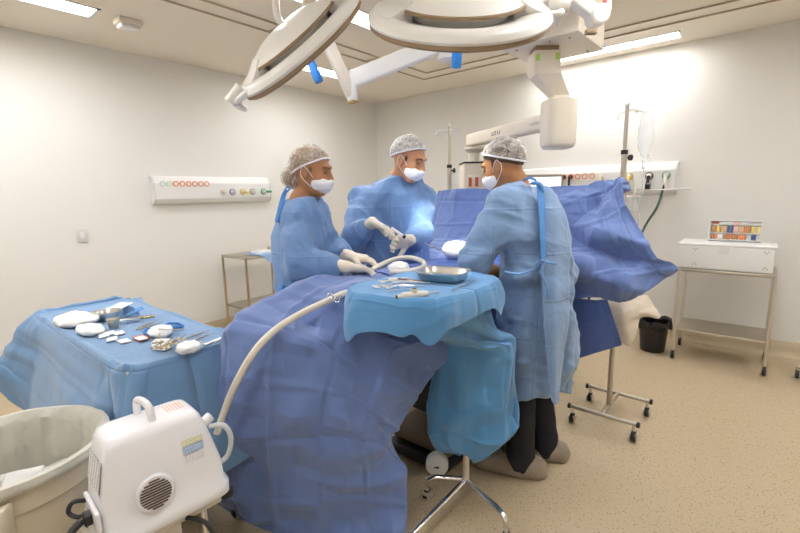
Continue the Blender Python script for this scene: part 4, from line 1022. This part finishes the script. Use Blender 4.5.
# cream cloth under the wing
cr_ = [
 [PY(596, 300, 2.78), PY(612, 298, 2.82), PY(632, 297, 2.90), PY(646, 296, 2.96)],
 [PY(606, 308, 2.74), PY(620, 304, 2.78), PY(640, 304, 2.88), PY(655, 308, 2.94)],
 [PY(612, 322, 2.74), PY(624, 318, 2.74), PY(638, 312, 2.84), PY(660, 316, 2.92)],
 [PY(618, 340, 2.76), PY(630, 344, 2.78), PY(640, 318, 2.86), PY(658, 318, 2.92)],
]
cloth('cream_sheet', cr_, FABRIC, None, 50, 40, .2, .0, 0, .2, .012, .09, 4)
tag(bpy.data.objects['cream_sheet'], 'cream cotton sheet bunched under the blue wing beside the wheeled stand', 'sheet')
t = thing('arm_board', 'padded arm board of the operating table under the wing of the screen drape', 'arm board', (-.75, 2.86, .9))
bx((-.88, 2.84, .885), (.42, .12, .05), .02, None).build('pad', DARK, t)
bx((-1.0, 2.84, .85), (.4, .04, .02), .004).build('bracket', STEELB, t)
# op site: towels, gauze
def blob(name, c, rad, m, seed=0, amp=.012, sc=.05, vox=.006, label=None, cat=None, group=None, parent=None, zflat=None):
    c = np.array(c, float); S = SDF(c-np.array(rad)-.03, c+np.array(rad)+.03, vox); rg = random.Random(seed); amp *= 1.9
    S.ell(c, rad, None, 0)
    for k in range(5): S.ell(c+A(rg.uniform(-.6, .6)*rad[0], rg.uniform(-.6, .6)*rad[1], rg.uniform(-.2, .5)*rad[2]), np.array(rad)*rg.uniform(.4, .6), None, .01)
    S.wrinkle(amp, sc, seed)
    if zflat is not None: S.F = np.maximum(S.F, (zflat-S.ax[2][None, None, :])).astype(np.float32)
    o = S.build(name, m, parent)
    if label: tag(o, label, cat, group)
    return o
blob('knot', PY(621, 186, 2.76), (.035, .03, .04), DRAPEP, 5, .012, .05, .005, parent=bpy.data.objects['screen_drape'])
st = PZ(459, 252, 1.10)
blob('gauze_towel', PZ(457, 250, 1.12), (.085, .07, .045), GAUZE, 3, .008, .05, .006, 'brightly lit white towel at the operation site beside the man in the pale gown', 'towel')
blob('gauze_swab', PZ(400, 268, 1.10), (.045, .035, .025), GAUZE, 8, .006, .04, .005, 'small white gauze swab inside the loop of the cream hose', 'gauze')
# hose loop on the drape, and machine hose
hp = [D(372, 270, 2.10), D(385, 263, 2.18), D(398, 258.5, 2.26), D(412, 258, 2.28), D(423, 262, 2.22), D(423, 267, 2.14), D(414, 270, 2.08), D(404, 272, 2.0), D(390, 272, 1.98)]
tag(MB().tube(spline(hp, 6), .0125, 12).build('suction_hose', HOSE), 'cream hose curled in a loop on the drape in front of the nurse', 'hose')
mh = [D(217, 433, 1.62), D(224, 412, 1.60), D(236, 383, 1.57), D(254, 352, 1.56), D(275, 330, 1.60), D(300, 314, 1.66), D(325, 302, 1.72), D(342, 294, 1.77), D(354, 291, 1.80)]
tag(MB().tube(spline(mh, 6), .0125, 14).build('suction_hose', HOSE), 'long cream hose rising from the white suction machine across the big drape', 'hose')
t = thing('towel_clamp', 'small steel ring-handled clamp holding the long hose to the drape', 'clamp', D(335, 297, 1.70))
for k, (px, py) in enumerate(((330, 296), (337, 299.5))):
    MB().tube([D(px, py, 1.70)+.011*(math.cos(a)*cr+math.sin(a)*cu) for a in np.linspace(0, 2*PI, 16, endpoint=False)], .0022, 8, closed=True).build('finger_ring', CHROME, t)
MB().tube([D(333, 297, 1.70), D(343, 296, 1.74)], .003).tube([D(338, 299, 1.70), D(345, 296, 1.74)], .003).build('jaw', CHROME, t)

# ------------------------------------------------------------------ Mayo stand
mx, my = -.98, 1.62
t = thing('mayo_stand', 'chrome instrument stand on three wheels, its tray wrapped in a light blue drape', 'instrument stand', (mx, my, 0))
MB().tube([(mx, my, .105), (mx, my, 1.06)], .0155, 18).build('post', STEEL, t)
e1, e2, e3 = PZ(431, 478, .11), PZ(503, 515, .11), PZ(412, 538, .10)
for e, r_ in ((e1, .0), (e2, 0)):
    d = unit(A(e[0]-mx, e[1]-my, 0)); p0 = A(mx, my, .115)
    MB().tube(spline([p0, p0+(A(e[0], e[1], .115)-p0)*.5, A(e[0], e[1], .115)-d*.02, A(e[0], e[1], .10)+d*.012, A(e[0], e[1], .07)+d*.02], 5), .0125, 14).build('foot', CHROME, t)
    caster(t, (e[0]+d[0]*.02, e[1]+d[1]*.02, 0), .024)
d = unit(A(e3[0]-mx, e3[1]-my, 0)); MB().tube([A(mx, my, .115), A(e3[0], e3[1], .115)+d*.10], .0125, 14).build('foot', CHROME, t)
caster(t, (e3[0]+d[0]*.10, e3[1]+d[1]*.10, 0), .024)
tc = A(-1.01, 1.36, 1.085); ta, tb = .215, .285
bx(tc+A(0, 0, -.006), (1.6*ta, 1.7*tb, .014), .004).build('tray', STEEL, t)
bx((mx, 1.55, 1.065), (.04, .4, .02), .003).build('tray_support', STEEL, t)
def rrect(a, b, n=72, p=.55):
    return [(a*math.copysign(abs(math.cos(k))**p, math.cos(k)), b*math.copysign(abs(math.sin(k))**p, math.sin(k))) for k in np.linspace(0, 2*PI, n, endpoint=False)]
# tray cover: top, lip and a short skirt all around
NT_ = 72; th_ = np.linspace(0, 2*PI, NT_, endpoint=False); G = []
for (s_, z_, amp) in ((.02, 1.096, 0), (.5, 1.096, 0), (.93, 1.097, 0), (1.01, 1.094, .0), (1.05, 1.07, .004), (1.08, 1.03, .010), (1.09, .99, .014)):
    rr_ = rrect(ta*s_, tb*s_)
    G.append([tc*A(1, 1, 0)+A(x*(1+amp*math.sin(9*k)*2), y*(1+amp*math.sin(7*k+1)*2), z_+(amp*1.4*math.sin(5*k+2)+amp*.9*math.sin(11*k)+(-.05*max(0, math.cos(k+2.2))**3 if z_ < 1 else 0))) for (x, y), k in zip(rr_, th_)])
tcov = cloth('tray_cover', G, DRAPEM, t, 200, 70, .1, .003, .006, .16, .014, .14, 6, closed=True, pole=.34)
# hanging bag that swallows the post
def ring_at(c, a, b, ang, fo=0, ph=0, zj=0):
    ca, sa = math.cos(ang), math.sin(ang); o = []
    for k in th_:
        q = 1+fo*math.sin(6*k+ph)+fo*.7*math.sin(10*k+2*ph); x, y = a*math.cos(k)*q, b*math.sin(k)*q
        o.append(A(c[0]+x*ca-y*sa, c[1]+x*sa+y*ca, c[2]+zj*math.sin(3*k+ph)))
    return o
ang = math.atan2(.643, .766)
trr = lambda s, z: [A(tc[0]+x*s, tc[1]+y*s, z) for x, y in rrect(ta, tb)]
def mix(a, b, f): return [p*(1-f)+q*f for p, q in zip(a, b)]
bagc = A(mx+.015, my-.0, 0)
R3 = ring_at(bagc+A(0, 0, .80), .195, .13, ang, .04, .5)
Gb = [trr(.97, 1.06), mix(trr(.93, 1.0), R3, .18), mix(trr(.9, .93), R3, .62), R3, ring_at(bagc+A(0, 0, .62), .188, .125, ang, .05, .9), ring_at(bagc+A(.01, 0, .48), .205, .13, ang, .05, 1.4),
      ring_at(bagc+A(.01, 0, .37), .21, .12, ang, .045, 1.9, .02), ring_at(bagc+A(.005, 0, .28), .15, .085, ang, .05, 2.3, .03), ring_at(bagc+A(0, 0, .235), .05, .03, ang, .03, 2.3, .01)]
cloth('tray_drape_bag', Gb, DRAPEM, t, 190, 150, .45, .006, .028, .17, .040, .24, 14, closed=True)

# ---- instruments on the Mayo tray  (z top = 1.099)
ZT = 1.101
t = thing('instrument_tray', 'shallow steel tray standing at the far end of the blue-draped instrument stand', 'tray', PZ(441, 276, ZT))
q = [PZ(417, 280, ZT), PZ(462, 284, ZT), PZ(470, 273, ZT+.03), PZ(424, 268, ZT+.03)]
cc = (q[0]+q[1]+q[2]+q[3])/4; cc[2] = ZT; ex = unit(q[1]-q[0]); ex[2] = 0; ex = unit(ex); ey_ = A(-ex[1], ex[0], 0)
def rl(a, b, z, p=.5): return [cc+ex*x+ey_*y+A(0, 0, z) for x, y in rrect(a, b, 40, p)]
MB().loops([rl(.001, .001, .003), rl(.078, .055, .003), rl(.088, .065, .012), rl(.098, .074, .038), rl(.108, .083, .040), rl(.108, .083, .037), rl(.100, .076, .036), rl(.090, .067, .008), rl(.078, .056, 0), rl(.001, .001, 0)]).build('basin', STEEL, t)
MB().tube([cc+ex*.03+ey_*.01+A(0, 0, .012), cc-ex*.05+ey_*.02+A(0, 0, .012)], .006).build('swab', GAUZE, t)
def flat(pxs, z): return [PZ(px, py, z) for px, py in pxs]
t = thing('bone_drill', 'cream cylindrical handpiece lying at the front of the blue-draped tray', 'handpiece', PZ(412, 295, ZT))
a_, b_ = PZ(397, 297, ZT+.012), PZ(428, 293.5, ZT+.012); dd = b_-a_
MB().tube([a_, a_+dd*.12, a_+dd*.2, a_+dd*.5, a_+dd*.85, b_], [.007, .008, .0125, .013, .0125, .009], 16).build('barrel', HOSE, t)
MB().tube([a_, a_-dd*.02], .0065, 12).build('nozzle', DARK, t)
MB().tube([b_, b_+dd*.35], .0035, 8).build('bit', STEEL, t)
vb = a_+dd*.55
MB().tube([vb, vb+A(0, 0, .022)+.0*cr], [.011, .013], 14).build('chuck', HOSE, t); MB().tube([vb+A(0, 0, .0225), vb+A(0, 0, .0235)], .009, 12).build('chuck_hole', DARK, t)
def forceps(parent_label, p, q, group=None, cat='clamp', w_=.011, m=STEEL, name='ring_forceps', rr=.009):
    p, q = np.array(p), np.array(q); d = unit(q-p); s_ = unit(np.cross(A(0, 0, 1), d)); L_ = np.linalg.norm(q-p)
    t = thing(name, parent_label, cat, p, group)
    for sg in (-1, 1):
        c = p+d*.01+s_*sg*w_
        MB().tube([c+rr*(math.cos(a)*d+math.sin(a)*s_) for a in np.linspace(0, 2*PI, 14, endpoint=False)], .0018, 6, closed=True).build('finger_ring', m, t)
    sh = MB()
    for sg in (-1, 1): sh.tube([p+d*(.01+rr)+s_*sg*w_, p+d*L_*.55, p+d*L_-s_*sg*.001], [.0022, .003, .0016], 6)
    sh.build('shanks', m, t); return t
def rod(name, label, cat, a, b, r_, m=STEEL, tip=None, group=None):
    o = thing(name, label, cat, a, group); a, b = np.array(a), np.array(b)
    MB().tube([a, a*.4+b*.6], r_, 8).build('grip', m, o); MB().tube([a*.4+b*.6, b], [r_*.7, r_*.3], 8).build('tip', tip or m, o); return o
mi = [((374, 287), (392, 284)), ((385, 287.5), (405, 284)), ((380, 282), (398, 279.5)), ((392, 282), (415, 280)), ((400, 285), (425, 286)), ((388, 279), (408, 277.5)), ((405, 281), (430, 283))]
ml = ['ring forceps at the far left of the blue-draped tray', 'ring forceps just behind the cream handpiece', 'ring forceps second row back on the blue-draped tray', 'ring forceps in the middle of the blue-draped tray', 'ring forceps right of the upright chuck on the tray', 'ring forceps nearest the nurse\'s hands on the tray', 'ring forceps pointing at the shallow steel tray']
for (a, b), l in zip(mi, ml): forceps(l, PZ(*a, ZT+.004), PZ(*b, ZT+.004), 'forceps on the blue-draped tray')
rod('scalpel_handle', 'thin dark handle lying along the back of the blue-draped tray', 'instrument', PZ(398, 278.5, ZT+.005), PZ(424, 281, ZT+.005), .004, mat('dull_brown_steel', (.25, .17, .13), .4, metal=.6))
rod('probe', 'thin straight steel probe in front of the forceps on the blue-draped tray', 'instrument', PZ(386, 291, ZT+.003), PZ(412, 288, ZT+.003), .0022)
rod('probe', 'thin straight steel probe under the right rim of the shallow steel tray', 'instrument', PZ(452, 290, ZT+.003), PZ(474, 280, ZT+.003), .0028)

# ------------------------------------------------------------------ instrument table at the left
tx0, tx1, ty0, ty1, tz = -2.92, -1.69, .50, .93, .85
t = thing('instrument_table', 'long instrument table at the left covered by a steel blue drape', 'table', ((tx0+tx1)/2, (ty0+ty1)/2, 0))
bx(((tx0+tx1)/2, (ty0+ty1)/2, tz-.02), (tx1-tx0, ty1-ty0, .03), .004).build('table_top', STEELB, t)
for x in (tx0+.05, tx1-.05):
    for y in (ty0+.04, ty1-.04):
        MB().tube([(x, y, .10), (x, y, tz-.03)], .0125, 12).build('leg', GOLD, t); caster(t, (x, y, 0), .035)
def loopd(s_, z, extra=0, flare=0, ph=0, drop=None):
    out = []; cx_, cy_ = (tx0+tx1)/2, (ty0+ty1)/2; a, b = (tx1-tx0)/2*s_+extra, (ty1-ty0)/2*s_+extra
    for k in th_:
        x = a*math.copysign(abs(math.cos(k))**.2, math.cos(k)); y = b*math.copysign(abs(math.sin(k))**.2, math.sin(k))
        f = flare*(math.sin(8*k+ph)+.6*math.sin(13*k+1.7*ph)); nx, ny = math.cos(k), math.sin(k)
        dz = drop(k) if drop else 0
        # the left end flies outwards
        lf = max(0, math.cos(k-3.75))**3
        out.append(A(cx_+x+nx*f-lf*extra*1.0, cy_+y+ny*f-lf*extra*2.2, z+dz+lf*extra*1.8))
    return out
dr = lambda k: .05*math.sin(2*k+.6)+.03*math.sin(5*k)
G = [loopd(.02, tz+.004), loopd(.55, tz+.004), loopd(.96, tz+.004), loopd(1.0, tz+.002, .006), loopd(1.0, tz-.03, .016), loopd(1.0, tz-.15, .035, .012, .5), loopd(1.0, tz-.30, .055, .018, .8), loopd(1.0, tz-.42, .07, .022, 1.0, dr), loopd(1.0, tz-.52, .08, .024, 1.1, dr)]
cloth('table_drape', G, DRAPEL, t, 260, 120, .3, .006, .020, .19, .026, .24, 9, closed=True, pole=.3)
tag_d = cloth('drape_lining', [[PX(-6, 372, -2.97), D(12, 385, 2.75), D(30, 392, 2.6), D(60, 396, 2.45)], [D(-8, 385, 2.85), D(10, 394, 2.7), D(30, 397, 2.6), D(56, 402, 2.45)]], TEAL, t, 20, 8, .3, 0, 0, .2, .002, .1, 3)
Zt = tz+.009
def on(px, py, h=0): return PZ(px, py, Zt+h)
c = on(74, 320, .02)
blob('gauze_pile', c, (.11, .07, .026), GAUZE, 11, .006, .045, .006, 'white folded gauze pile at the far left end of the instrument table', 'gauze', zflat=Zt)
blob('gauze_pile', on(91, 330, .015), (.075, .045, .018), GAUZE, 12, .006, .04, .005, 'crumpled gauze in front of the steel bowl on the instrument table', 'gauze', zflat=Zt)
blob('gauze_pile', on(161, 332, .015), (.05, .045, .022), GAUZE, 13, .007, .04, .005, 'gauze bundle ringed by blue cable on the instrument table', 'gauze', zflat=Zt)
blob('gauze_pile', on(163, 345, .012), (.04, .03, .018), GAUZE, 14, .006, .03, .0045, 'gauze lying under the ringed scissors at the front of the instrument table', 'gauze', zflat=Zt)
blob('gauze_pile', on(187, 348, .012), (.042, .035, .018), GAUZE, 15, .006, .03, .0045, 'small gauze ball at the front right corner of the instrument table', 'gauze', zflat=Zt)
# steel bowl + cup
c = on(108, 319)
t = thing('steel_bowl', 'round steel bowl with brown rim on the instrument table', 'bowl', c)
MB().lathe([(0, 0), (.035, 0), (.055, .02), (.062, .042), (.065, .043), (.065, .040), (.058, .018), (.036, .003), (0, .003)], c, (0, 0, 1), 32).build('bowl', STEEL, t)
c = on(114, 328)
t = thing('steel_cup', 'small steel medicine cup beside the crumpled gauze', 'cup', c)
MB().lathe([(0, 0), (.02, 0), (.027, .045), (.029, .045), (.0265, .042), (.019, .003), (0, .003)], c, (0, 0, 1), 24).build('cup', STEELB, t)
t = thing('retractor', 'long steel retractor laid across the back of the instrument table', 'instrument', on(130, 322))
MB().box((on(109, 322, .012)+on(140, 318, .012))/2, (np.linalg.norm(on(109, 322)-on(140, 318)), .03, .008), [unit(on(140, 318)-on(109, 322)), unit(np.cross(A(0, 0, 1), on(140, 318)-on(109, 322))), A(0, 0, 1)], .002).build('blade', STEEL, t)
MB().tube([on(140, 318, .014), on(155, 316, .014)], .008, 10).build('handle', GOLD, t)
# paper pack at the far end
tag(cloth('drape_paper', [[on(101, 310, .0), on(120, 302, .03), on(133, 307, .05)], [on(108, 313, .0), on(122, 307, .02), on(136, 310, .03)], [on(118, 317, .0), on(126, 313, .0), on(140, 314, .0)]], BLUEGREY, None, 16, 16, .5, .001, 0, .1, .001, .1, 2), 'folded blue paper standing up at the far edge of the instrument table', 'paper')
tag(bx(on(121, 305.5, .035), (.12, .06, .003), 0, [unit((1, .2, .1)), unit((-.2, 1, .3)), unit(np.cross(unit((1, .2, .1)), unit((-.2, 1, .3))))]).build('white_paper', MASKM, smooth=False), 'white paper sheet on the folded blue paper at the far table edge', 'paper')
tag(cloth('paper_strip', [[on(124, 315, .002), on(142, 306, .05)], [on(128, 316, .002), on(144, 309, .045)]], mat('strip_blue', (.12, .30, .62), .7), None, 10, 6, .5, 0, 0, .1, 0, .1, 2), 'upright blue paper strip near the long steel retractor', 'paper')
for (px, py, l) in ((104, 335.5, 'white swab square nearest the crumpled gauze'), (112, 339, 'white swab square left of the red-edged pad, front row'), (119, 333, 'white swab square right behind the others on the table'), (124, 341, 'white swab square nearest the front edge of the table'), (110, 333, 'white swab square in the back row next to the steel cup')):
    tag(bx(on(px, py, .003+random.random()*.003), (.055, .04, .005), .001, [unit((1, random.uniform(-.4, .4), 0)), unit((0, 1, 0)), A(0, 0, 1)]).build('swab_square', GAUZE, smooth=False), l, 'swab', 'swab squares on the instrument table')
t = thing('needle_pad', 'red-edged needle pad lying beside the white swab squares', 'pad', on(141, 338))
bx(on(141, 338, .005), (.065, .045, .010), .002).build('tray', mat('red_edge', (.6, .12, .05), .5), t); bx(on(141, 338, .011), (.055, .036, .003), .0005).build('pad', GAUZE, t)
t = thing('cable_bundle', 'coiled bright blue cable on the far side of the instrument table', 'cable', on(172, 326))
cb2 = []
for k in range(60):
    a = k*2*PI/15; cb2.append(on(175, 325, .010+.006*math.sin(k*.9))+(.055+.004*math.sin(k))*math.cos(a)*unit((1, .1, 0))+(.022+.004*math.cos(k*1.3))*math.sin(a)*A(0, 1, 0))
MB().tube(cb2, .0042, 7).build('coil', BLUEP, t)
MB().tube(spline([on(158, 330, .01), on(148, 329, .02), on(144, 333, .012), on(150, 335, .01), on(156, 334, .02)], 5), .006, 8).build('loose_end', BLUEP, t)
sl2 = [((156, 348), (166, 337)), ((160, 350), (172, 338)), ((165, 348), (178, 336)), ((172, 344), (186, 334)), ((158, 343), (160, 333)), ((181, 340), (190, 337))]
sll = ['ringed scissors leftmost on the front gauze', 'ringed scissors lying diagonally on the front gauze', 'ringed scissors between the two front gauze balls', 'ringed scissors reaching over the right gauze ball', 'ringed scissors standing up against the cable-ringed gauze', 'ringed scissors rightmost of the bunch']
for (a, b), l in zip(sl2, sll): forceps(l, on(*a, .035), on(*b, .03), 'scissors bunched on the gauze', 'scissors', .010, GOLD, 'ringed_scissors', .010)
for k, ((a, b), l) in enumerate(zip([((136, 330), (163, 322)), ((139, 328), (158, 320)), ((190, 337), (209, 330)), ((193, 341), (215, 332)), ((189, 345), (203, 341)), ((204, 346), (222, 337)), ((199, 344.5), (208, 343)), ((213, 343), (224, 337))],
        ['steel probe left of the blue cable', 'second steel probe behind the blue cable', 'speckled steel rod at the right end, back row', 'speckled steel rod at the right end, second row', 'short steel rod right of the front gauze', 'steel knife handle at the right end of the table', 'tiny steel tip lying alone near the right end', 'thin rod tucked against the big blue drape'])):
    rod('steel_rod', l, 'instrument', on(*a, .006), on(*b, .006), .0038 if k != 5 else .006, GOLD if k < 4 else STEEL, None, 'straight instruments on the instrument table')
rod('steel_rod', 'steel rod lying on top of the cable-ringed gauze', 'instrument', on(158, 329, .05), on(186, 330, .035), .003, STEEL)

# ------------------------------------------------------------------ waste container, lower left
bcx, bcy, br, bz = -1.775, .165, .272, .685
t = thing('waste_container', 'large round beige container with a clear liner at the lower left corner', 'container', (bcx, bcy, 0))
MB().lathe([(0, .0), (.20, 0), (.215, .01), (.235, .35), (.252, bz-.10), (.262, bz-.09), (.265, bz-.02), (.275, bz-.012), (.275, bz), (.262, bz), (.25, bz-.02), (.228, .35), (.205, .02), (0, .02)], (bcx, bcy, 0), (0, 0, 1), 64).build('body', BIN, t)
hd_ = unit((.62, -.50, 0)); hl = A(-hd_[1], hd_[0], 0)
Rh = [hd_, hl, A(0, 0, 1)]
hc_ = A(bcx, bcy, 0)+hd_*.265
MB().box(hc_+A(0, 0, bz-.05), (.06, .30, .02), Rh, .004).box(hc_+hd_*.025+A(0, 0, bz-.11), (.012, .30, .016), Rh, .004).box(hc_+hl*.145+A(0, 0, bz-.08), (.06, .014, .09), Rh, .004).box(hc_-hl*.145+A(0, 0, bz-.08), (.06, .014, .09), Rh, .004).build('handle', BIN, t)
Ls = []
for k, (r_, z_, am) in enumerate([(.281, bz-.022, .0015), (.280, bz-.008, .001), (.277, bz+.005, .001), (.262, bz+.006, .001), (.238, bz-.02, .003), (.226, bz-.12, .006), (.208, bz-.22, .009), (.18, bz-.27, .012), (.10, bz-.29, .015), (.001, bz-.28, 0)]):
    Ls.append([A(bcx, bcy, z_+am*1.2*math.sin(9*th+k))+A(math.cos(th), math.sin(th), 0)*(r_+am*(math.sin(11*th+k*.7)+.6*math.sin(23*th))) for th in np.linspace(0, 2*PI, 150, endpoint=False)])
o = MB().loops(Ls).build('liner', LINER, t); solid(o, .0015)
blob('crumpled_paper', (bcx+.03, bcy+.10, bz-.20), (.13, .09, .05), LINER, 21, .018, .09, .008, 'crumpled translucent plastic wrapping inside the beige container', 'wrapping')
tag(cloth('paper_scrap', [[(bcx-.11, bcy-.03, bz-.14), (bcx-.03, bcy+.02, bz-.16)], [(bcx-.10, bcy+.0, bz-.13), (bcx+.0, bcy+.09, bz-.10)], [(bcx-.04, bcy-.03, bz-.17), (bcx+.04, bcy+.05, bz-.17)]], WHITE, None, 12, 12, .7, 0, 0, .1, .004, .05, 2), 'white paper scrap sticking up inside the beige container', 'paper')

# ------------------------------------------------------------------ suction machine
t = thing('suction_machine', 'white portable suction machine with a handle and round vent at the lower left', 'medical machine', (-1.31, .44, .0))
bm_ax = unit(A(-1.225, .605, 0)-A(-1.245, .285, 0)); bm_n = A(bm_ax[1], -bm_ax[0], 0)      # long axis, outward (towards camera right)
Rm = [bm_n, bm_ax, A(0, 0, 1)]
mc_ = A(-1.345, .445, 0)
def mp(n_, l_, z_): return mc_+bm_n*n_+bm_ax*l_+A(0, 0, z_)
def mrr(nw, lw, z, l0=0, n0=0, p=.35, N_=56):
    return [mp(n0+nw*math.copysign(abs(math.cos(k))**p, math.cos(k)), l0+lw*math.copysign(abs(math.sin(k))**p, math.sin(k)), z) for k in np.linspace(0, 2*PI, N_, endpoint=False)]
hs_ = [(.112, .170, .528, 0, 0), (.118, .178, .534, 0, 0), (.118, .178, .566, 0, 0), (.108, .168, .576, 0, 0), (.104, .163, .64, 0, 0), (.085, .140, .752, -.004, -.004), (.078, .128, .792, -.006, -.006), (.070, .118, .808, -.006, -.008), (.055, .10, .814, -.006, -.008), (.001, .001, .816, -.006, -.008)]
body_ = MB().loops([mrr(a, b, z, l0, n0, .30) for a, b, z, l0, n0 in hs_], True, True, True).build('housing', mat('machine_white', (.84, .82, .83), .3, coat=.3), t, angle=50)
MW = MATS['machine_white']
ha = [mp(-.052, -.020, .795), mp(-.052, -.020, .840), mp(-.040, -.018, .862), mp(.0, -.010, .862), mp(.022, -.006, .845), mp(.030, -.004, .790)]
MB().tube(spline(ha, 6), .0105, 16).build('handle', MW, t)
# side face frame: tilted plane of the camera-side flank
def side(l_, z_, out=.0):
    n_ = np.interp(z_, [.588, .64, .752, .792], [.108, .104, .081, .072])
    return mp(n_+out, l_, z_)
gc = side(-.040, .643, .004)
MB().lathe([(0, 0), (.050, 0), (.052, .006), (.046, .012), (0, .012)], gc-bm_n*.004, bm_n+A(0, 0, .12), 36).build('vent_boss', MW, t)
gv = MB()
for k in range(-5, 6):
    h = k*.0075; wd = math.sqrt(max(.00005, .040**2-h*h))
    gv.box(gc+bm_n*.009+A(0, 0, h)-bm_n*h*.12, (.004, 2*wd, .0032), Rm)
gv.build('vent_slots', mat('vent_brown', (.10, .06, .04), .6), t, smooth=False)
tilt = unit(A(0, 0, 1)-bm_n*.22); nt_ = unit(np.cross(bm_ax, tilt)); nt_ = nt_ if nt_@bm_n > 0 else -nt_
Rt = [nt_, bm_ax, tilt]
for l_, z_, sx, sz, m_ in ((.078, .738, .058, .016, label_mat('label_yellow', (.82, .80, .55), (.25, .22, .12), 4, 5)), (.078, .716, .058, .020, label_mat('label_blue', (.45, .58, .74), (.10, .18, .34), 5, 4)), (.078, .692, .052, .020, label_mat('label_white', (.80, .78, .80), (.45, .28, .26), 6, 4))):
    bx(side(l_, z_, .0022), (.0012, sx, sz), 0, Rt).build('label', m_, t, smooth=False)
for k in range(6):
    bx(mp(-.015, .045+k*.009, .8148), (.055-.006*(k % 2), .0028, .0012), 0, Rm).build('printed_mark', mat('print_orange', (.85, .45, .28), .6), t, smooth=False)
# end face label and plug
def endf(n_, z_, out=0):
    l_ = np.interp(z_, [.588, .64, .752, .792], [-.168, -.163, -.144, -.134]); return mp(n_, l_-out, z_)
tl2 = unit(A(0, 0, 1)+bm_ax*.18); nl = unit(np.cross(tl2, bm_n)); nl = nl if nl@(-bm_ax) > 0 else -nl
bx(endf(.0, .716, .0025), (.115, .0012, .082), 0, [bm_n, nl, tl2]).build('label', label_mat('label_text', (.82, .80, .80), (.10, .09, .09), 7, 8), t, smooth=False)
bx(endf(.02, .615, .006), (.14, .012, .055), .005, Rm).build('socket_panel', MW, t)
bx(endf(.035, .612, .018), (.035, .025, .03), .005, Rm).build('power_plug', DARK, t)
MB().tube(spline([endf(.035, .612, .03), endf(.05, .60, .06), endf(.05, .56, .06), endf(.06, .50, .03), endf(.08, .42, -.02)], 5), .010, 10).tube(spline([endf(-.02, .63, .01), endf(-.03, .635, .04), endf(-.035, .61, .05), endf(-.02, .595, .035), endf(.0, .60, .015)], 5), .006, 8).build('power_cord', DARK, t)
for l_ in (-.16, .165):
    for n_ in (-.09, .09): MB().lathe([(0, 0), (.018, 0), (.020, .02), (0, .02)], mp(n_, l_, .510), (0, 0, 1), 16).build('rubber_foot', DARK, t)
MB().tube(spline([mp(.03, .152, .73), mp(.05, .19, .725), mp(.06, .205, .68), mp(.05, .195, .62), mp(.04, .172, .60)], 6), .0085, 12).build('loop_hose', mat('clear_tube', (.75, .76, .78), .2, alpha=.75), t)
MB().tube([mp(.02, .13, .74), mp(.015, .165, .755)], .016, 14).build('hose_port', MW, t)
# trolley under the machine
t = thing('machine_trolley', 'small wheeled trolley carrying the white suction machine', 'trolley', (mc_[0], mc_[1], 0))
bx(mp(-.02, -.02, .500), (.20, .34, .020), .006, Rm).build('platform', CREAM, t)
bx(mp(.02, .0, .30), (.07, .07, .41), .01, Rm).build('column', CREAM, t)
MB().tube([mp(.06, .10, .51), mp(.06, .10, .07)], .011, 12).build('tube', CHROME, t)
for l_ in (-.17, .17): 
    bx(mp(0, l_*.5, .085), (.05, .19, .03), .005, Rm).build('foot', CREAM, t)
for n_, l_ in ((-.12, -.17), (.12, -.17), (-.12, .17), (.12, .17)):
    p = mp(n_, l_, 0); caster(t, (p[0], p[1], 0), .028)
bx(mp(0, -.17, .085), (.28, .04, .03), .005, Rm).build('foot', CREAM, t); bx(mp(0, .17, .085), (.28, .04, .03), .005, Rm).build('foot', CREAM, t)
tag(MB().tube(spline([mp(.08, .04, .50), mp(.12, .08, .48), mp(.14, .10, .40), mp(.16, .12, .25), mp(.2, .2, .03), mp(.3, .5, .015)], 6), .007, 8).build('power_cable', DARK), 'black cable hanging below the suction machine down to the floor', 'cable')
